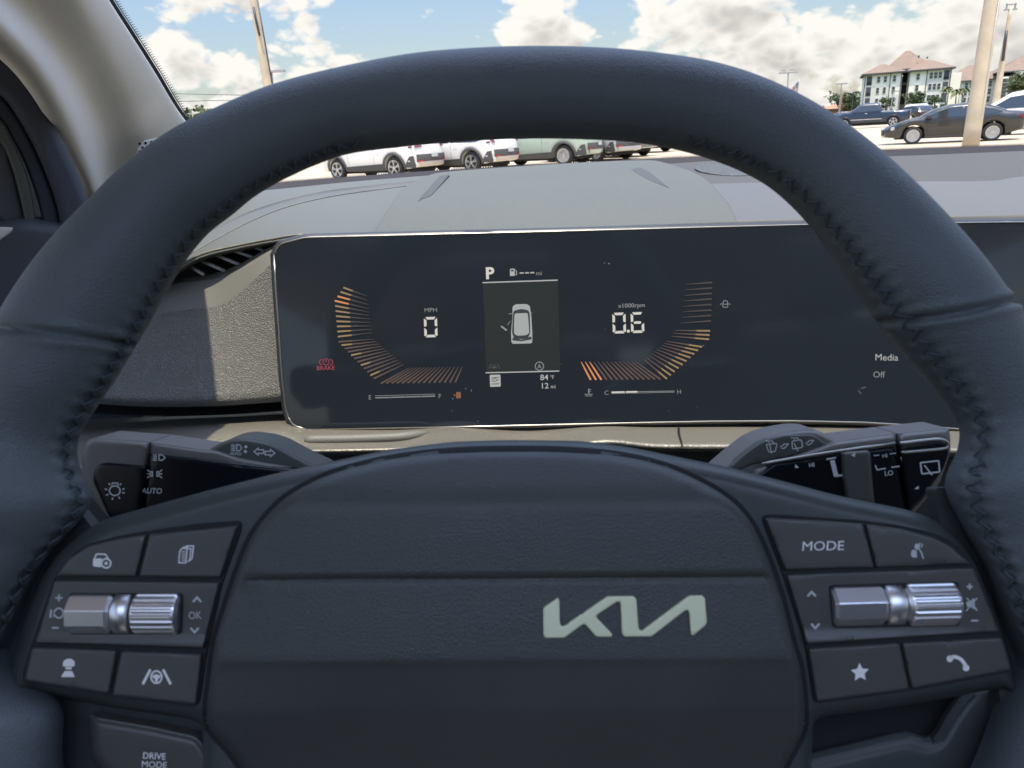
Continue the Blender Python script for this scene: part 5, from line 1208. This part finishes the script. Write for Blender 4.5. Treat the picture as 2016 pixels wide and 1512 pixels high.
for p, k in zip(fo.data.polygons, mi): p.material_index = k
V, Fc = [], []
for a in range(3):
    for b in range(4):
        u, v_ = (b + .6) / 13, (a * 2 + 1.2) / 13; p = hoist * (1 - v_) + low * v_ + (fly - low) * u + np.array((0, 3 * u)); c_ = aty(p[0], p[1], 99.5); box(V, Fc, c_, (.05, .02, .05))
mk("flag_stars", V, Fc, M_fw, fo, False)
# overhead wires on the left
for k, (y0, y1) in enumerate(((184, 190), (199, 201))):
    p = [aty(-200, y0 - 12, 60), aty(330, y0, 60), aty(460, y1 - 3, 60), aty(900, y1 + 6, 60)]
    w_ = tube("overhead_wire", cat_rom(p, 30), .022, M_darkm, None, 5)
    tag(w_, ["thin dark wire crossing the sky left of the tan pole, the higher of two", "thin dark wire crossing the sky left of the tan pole, the lower of two"][k], "wire")

# ------------------------------------------------------------------ apartments
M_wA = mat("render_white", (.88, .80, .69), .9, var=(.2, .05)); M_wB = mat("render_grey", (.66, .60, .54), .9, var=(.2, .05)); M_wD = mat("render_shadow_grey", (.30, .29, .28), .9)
M_roof = mat("brown_shingle", (.21, .15, .11), .95, bumps=[('noise', 3, .4, .05)], var=(.6, .12)); M_trimw = mat("white_trim", (.72, .70, .66), .8); M_pane = mat("window_pane", (.05, .055, .06), .15, spec=.8); M_scr = mat("balcony_screen", (.07, .07, .075), .8)
def building(name, lab, Y, blocks, floors_z, wins, balcs, roofs, cat="apartment building"):
    """blocks: (px0, px1, y_eave_px at px0, depth, recess, material); everything becomes metres on the facade plane"""
    ctr = aty((blocks[0][0] + blocks[-1][1]) / 2, 215, Y); r = root(name, (ctr[0], Y, 0), lab, cat)
    return r
def fx(px, py, Y): p = aty(px, py, Y); return p[0], p[2]
YB = 165.0
apt = root("apartment_building", (fx(1790, 200, YB)[0], YB + 8, 0), "white four storey apartment block with a brown hipped roof", "apartment building")
xL, _z = fx(1699, 200, YB); xL2, zE = fx(1779, 143, YB); xM, zE2 = fx(1792, 139, YB); xR, _ = fx(1874, 134, YB)
xL2 = fx(1776, 180, YB)[0]; xM = fx(1789, 180, YB)[0]; xR = fx(1870, 180, YB)[0]; zE = fx(1740, 145, YB)[1]
FL = zE / 4.0
print("apartment eave", zE, "width", xR - xL)
boxes("wall", [(((xL + xL2) / 2, YB + 7, zE / 2), (xL2 - xL, 14, zE))], M_wA, apt)
boxes("wall", [(((xM + xR) / 2, YB + 7, zE / 2), (xR - xM, 14, zE))], M_wA, apt)
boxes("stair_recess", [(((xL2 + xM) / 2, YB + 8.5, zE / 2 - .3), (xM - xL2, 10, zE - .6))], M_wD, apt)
# the grey lower bands of the facade
W1, W2 = xL2 - xL, xR - xM
gb = [((xL + W1 * .42, YB - .03, FL * 1.5), (W1 * .50, .06, FL * 2.9)), ((xL + W1 * .84, YB - .03, FL * 1.05), (W1 * .30, .06, FL * 2.1)), ((xM + W2 * .22, YB - .03, FL * 1.05), (W2 * .40, .06, FL * 2.1)), ((xM + W2 * .62, YB - .03, FL * 3.02), (W2 * .36, .06, FL * .5)), ((xM + W2 * .62, YB - .03, FL * 2.02), (W2 * .36, .06, FL * .5))]
boxes("wall_band", gb, M_wB, apt)
boxes("downpipe", [((x, YB - .08, zE / 2), (.16, .12, zE)) for x in (xL + .1, xL + W1 * .69, xL2 - .15, xM + .1, xM + W2 * .43, xR - .1)], M_scr, apt)
def window(cx_, cz, w, h, y=YB, par=apt, pane=True):
    f_ = boxes("window", [((cx_, y - .06, cz), (w + .24, .12, h + .24))], M_trimw, par)
    boxes("pane", [((cx_, y - .14, cz + h * .26), (w, .05, h * .46)), ((cx_, y - .14, cz - h * .26), (w, .05, h * .46))], M_pane, f_)
for k in range(4):
    cz = FL * (k + .5) + .1
    for fxr in (.38, .56): window(xL + W1 * fxr, cz, .64, 1.2)
    window(xL + W1 * .80, cz, .64, 1.2)
    window(xM + W2 * .22, cz, .66, 1.2)
    for q_ in (0, 1, 2): window(xM + W2 * (.53 + q_ * .105), cz, .68, 1.2)
    for cx_ in (xL + W1 * .13, xM + W2 * .89):
        b_ = boxes("balcony", [((cx_, YB - .04, cz - .1), (1.45, .10, 2.05))], M_trimw, apt); boxes("screen", [((cx_, YB - .12, cz - .1), (1.15, .08, 1.85))], M_scr, b_)
        boxes("railing", [((cx_, YB - .2, cz - .45), (1.15, .05, .06))] + [((cx_ + dx, YB - .2, cz - .72), (.04, .04, .5)) for dx in np.linspace(-.52, .52, 7)], M_gap, b_)
    if k: boxes("stair_opening", [(((xL2 + xM) / 2 + .2, YB + 3.4, cz), ((xM - xL2) * .7, .2, 1.7))], M_gap, apt)
def hip(name, x0, x1, y0, y1, z, h, par, ov=.7, m=M_roof):
    x0, x1, y0, y1 = x0 - ov, x1 + ov, y0 - ov, y1 + ov; d = min((y1 - y0) / 2, (x1 - x0) / 2 - .5)
    V = [(x0, y0, z), (x1, y0, z), (x1, y1, z), (x0, y1, z), (x0 + d, (y0 + y1) / 2, z + h), (x1 - d, (y0 + y1) / 2, z + h)]
    r = mk(name, V, [(0, 1, 5, 4), (1, 2, 5), (2, 3, 4, 5), (3, 0, 4), (3, 2, 1, 0)], m, par, False)
    V, Fc = [], []; box(V, Fc, ((x0 + x1) / 2, (y0 + y1) / 2, z - .16), (x1 - x0, y1 - y0, .28)); mk("gutter", V, Fc, M_scr, r, False)
hip("roof", xL, xL2, YB, YB + 14, zE + .35, 2.1, apt); hip("roof", xM, xR, YB, YB + 14, zE + .35, 2.2, apt)
hip("roof", xL + W1 * .55, xM + W2 * .55, YB + 3, YB + 15, zE + .9, 4.0, apt, .4)
boxes("roof_vent", [((xM + 2, YB + 4, zE + 3.2), (.35, .35, .5)), ((xM + 4, YB + 5, zE + 2.9), (.3, .3, .4))], M_scr, apt)
# side wing seen past the corner
boxes("wall", [((xR + 1.6, YB + 12, zE / 2 - .2), (3.2, 10, zE - .6))], M_wA, apt)
apt.rotation_euler[2] = rad(-24); apt.scale[0] = .885; apt.location[0] += 3.3
# the wing stretching away on the right
YW = 205.0
apt2 = root("apartment_building", (fx(1960, 200, YW)[0], YW + 8, 0), "further apartment wing with a brown roof behind the concrete poles", "apartment building")
xa, xb, xc_, xd = fx(1880, 180, YW)[0], fx(1958, 180, YW)[0], fx(1990, 180, YW)[0], fx(2080, 180, YW)[0]; zW = fx(1900, 160, YW)[1]; zV = fx(2000, 143, YW)[1]
boxes("wall", [(((xa + xb) / 2, YW + 8, zW / 2), (xb - xa, 16, zW))], M_wB, apt2); boxes("wall", [(((xb + xc_) / 2, YW + 5, zW / 2 + .2), (xc_ - xb, 20, zW + .4))], M_wA, apt2); boxes("wall", [(((xc_ + xd) / 2, YW + 3, zV / 2), (xd - xc_, 22, zV))], M_wB, apt2)
hip("roof", xa - 3, xb + 2, YW, YW + 16, zW + .3, 4.2, apt2); hip("roof", xb, xd, YW - 4, YW + 16, zV + .3, 4.5, apt2)
F2_ = zW / 4
for k in range(4):
    cz = F2_ * (k + .5)
    for fr in (.12, .3, .42, .55, .67, .88): window(xa + (xb - xa) * fr, cz, .8, 1.4, YW, apt2)
    window(xb + (xc_ - xb) * .3, cz, 1.6, 1.8, YW - 5, apt2); window(xb + (xc_ - xb) * .75, cz, 1.6, 1.8, YW - 5, apt2)
    for fr in (.12, .38, .64, .88):
        b_ = boxes("balcony", [((xc_ + (xd - xc_) * fr, YW - 8.05, cz), (2.4, .1, 2.6))], M_trimw, apt2); boxes("screen", [((xc_ + (xd - xc_) * fr, YW - 8.15, cz), (2.1, .1, 2.3))], M_scr, b_)
apt2.rotation_euler[2] = rad(-24); apt2.scale[0] = .885; apt2.location[0] += 3.6
YO = 260.0
ob = root("low_building", (fx(1672, 215, YO)[0], YO, 0), "low building with an orange roof far left of the apartments", "building")
xo0, xo1 = fx(1630, 215, YO)[0], fx(1694, 215, YO)[0]; boxes("wall", [(((xo0 + xo1) / 2, YO + 5, 1.6), (xo1 - xo0, 10, 3.2))], mat("orange_render", (.42, .17, .09), .9), ob); hip("roof", xo0, xo1, YO, YO + 10, 3.2, 1.6, ob, 1, mat("orange_tile", (.42, .19, .11), .9))

# ------------------------------------------------------------------ trees
M_leaf = mat("leaves", (.075, .10, .04), .8, var=(2, .35)); M_leafl = mat("pale_leaves", (.12, .14, .055), .8, var=(2, .3)); M_bark = mat("bark", (.16, .12, .09), .95)
def leafy(V, Fc, c, rad3, n, sz, rnd):
    for _ in range(n):
        while True:
            q_ = np.array([rnd.uniform(-1, 1) for _ in range(3)])
            l = np.linalg.norm(q_)
            if .25 < l < 1: break
        q_ = q_ * (.75 + .35 * math.sin(q_[0] * 7 + q_[2] * 5))
        p = np.array(c) + q_ * np.array(rad3); a = np.array([rnd.gauss(0, 1) for _ in range(3)]); a /= np.linalg.norm(a); b = np.cross(a, [rnd.gauss(0, 1) for _ in range(3)]); b /= np.linalg.norm(b) + 1e-9
        s = sz * rnd.uniform(.6, 1.4); k = len(V); V += [p - a * s - b * s * .5, p + a * s - b * s * .4, p + a * s * .8 + b * s * .5, p - a * s * .7 + b * s * .5]; Fc.append((k, k + 1, k + 2, k + 3))
def tree(lab, px, Y, h, w, seed, name="leafy_tree", m=M_leaf, clumps=7, group=None, palm=False):
    rnd = random.Random(seed); x = fx(px, 220, Y)[0]; t = root(name, (x, Y, 0), lab, "palm tree" if palm else "tree", group)
    tube("trunk", [(x, Y, 0), (x + .1, Y, h * .35), (x - .05, Y, h * .8)], [w * .05 + .08, w * .04 + .06, .05], M_bark, t, 8)
    V, Fc = [], []
    if palm:
        for k in range(16):
            a = 2 * math.pi * k / 16 + rnd.uniform(-.2, .2); L = w * rnd.uniform(.8, 1.1); e = rnd.uniform(-.1, .5)
            prev = None
            for j in range(6):
                u = j / 5; c_ = np.array((x, Y, h * .85)) + np.array((math.cos(a), math.sin(a), 0)) * L * u + np.array((0, 0, e * L * u * 1.6 - L * .9 * u * u)); s = np.array((-math.sin(a), math.cos(a), 0)) * .28 * (1 - u * .8)
                k0 = len(V); V += [c_ - s, c_ + s - np.array((0, 0, .1))]
                if prev is not None: Fc.append((prev, prev + 1, k0 + 1, k0))
                prev = k0
    else:
        for k in range(clumps):
            a = rnd.uniform(0, 6.28); rr_ = rnd.uniform(.1, .6) * w / 2; c_ = (x + math.cos(a) * rr_ * 1.3, Y + math.sin(a) * rr_, h * rnd.uniform(.5, .85)); R_ = w * rnd.uniform(.18, .3)
            tube_v, tube_f = tube(None, [(x, Y, h * .3), (c_[0], c_[1], c_[2])], [.08, .03], None, seg=5); 
            leafy(V, Fc, c_, (R_ * 1.2, R_, R_ * .7), 170, w * .035, rnd)
    mk("crown", V, Fc, m, t, False)
tree("broad green tree right of the concrete poles, above the black saloon's tail", 2012, 80, 4.9, 4.4, 3, clumps=12)
tree("small shrubby tree in front of the apartments, above the white van", 1797, 130, 4.4, 4.5, 5, clumps=8)
tree("small tree above the blue pickup's cab, at the apartment wall", 1742, 140, 4.2, 3.2, 6)
tree("small tree half hidden by the blue pickup, second from the block's corner", 1838, 150, 4.0, 3.6, 7)
tree("thin palm left of the near concrete pole, the taller of three", 1858, 120, 5.0, 1.1, 8, "palm_tree", M_leafl, palm=True)
tree("palm with drooping fronds beside the near concrete pole", 1878, 115, 4.3, 1.3, 9, "palm_tree", M_leafl, palm=True)
tree("palm just left of the thick concrete pole's edge", 1890, 118, 4.6, 1.1, 10, "palm_tree", M_leafl, palm=True)
for i, (px, Y, h, w, lab) in enumerate([(1655, 230, 7.5, 9, "tallest of the distant dark pines beside the orange roof"), (1667, 240, 6, 8, "bushy distant tree in front of the orange roof"), (1682, 235, 6.5, 8, "distant tree between the dark lamp post and the apartments"), (1692, 225, 5.2, 6, "low distant tree against the apartment wall")]):
    tree(lab, px, Y, h, w, 20 + i, clumps=6)
tree("dark clump of trees just above the rim beside the windscreen pillar", 378, 75, 5.6, 7, 40, clumps=9)
# tree line along the horizon
rnd = random.Random(99); V, Fc = [], []
for k in range(420):
    x = rnd.uniform(-420, 420); Y = rnd.uniform(330, 370); leafy(V, Fc, (x, Y, rnd.uniform(1.0, 3.4)), (rnd.uniform(5, 9), 3, rnd.uniform(1.5, 3)), 26, .9, rnd)
tl = mk("tree_line", V, Fc, M_leaf, None, False); tag(tl, "hazy line of distant woods along the horizon", "woods", kind='stuff')

GR = {'concrete_pole': 'concrete utility poles round the car park', 'parking_lot_lamp': 'lamp posts of the car park', 'palm_tree': 'palms by the apartments', 'leafy_tree': 'trees round the car park',
      'flagpole': 'flagpoles in the distance', 'apartment_building': 'apartment blocks', 'overhead_wire': 'overhead wires', 'seat': 'seats of the car', 'parked_car': 'cars parked in the lot'}
for o in sc.objects:
    k = o.name.split('.')[0]
    if o.parent is None and k in GR: o['group'] = GR[k]
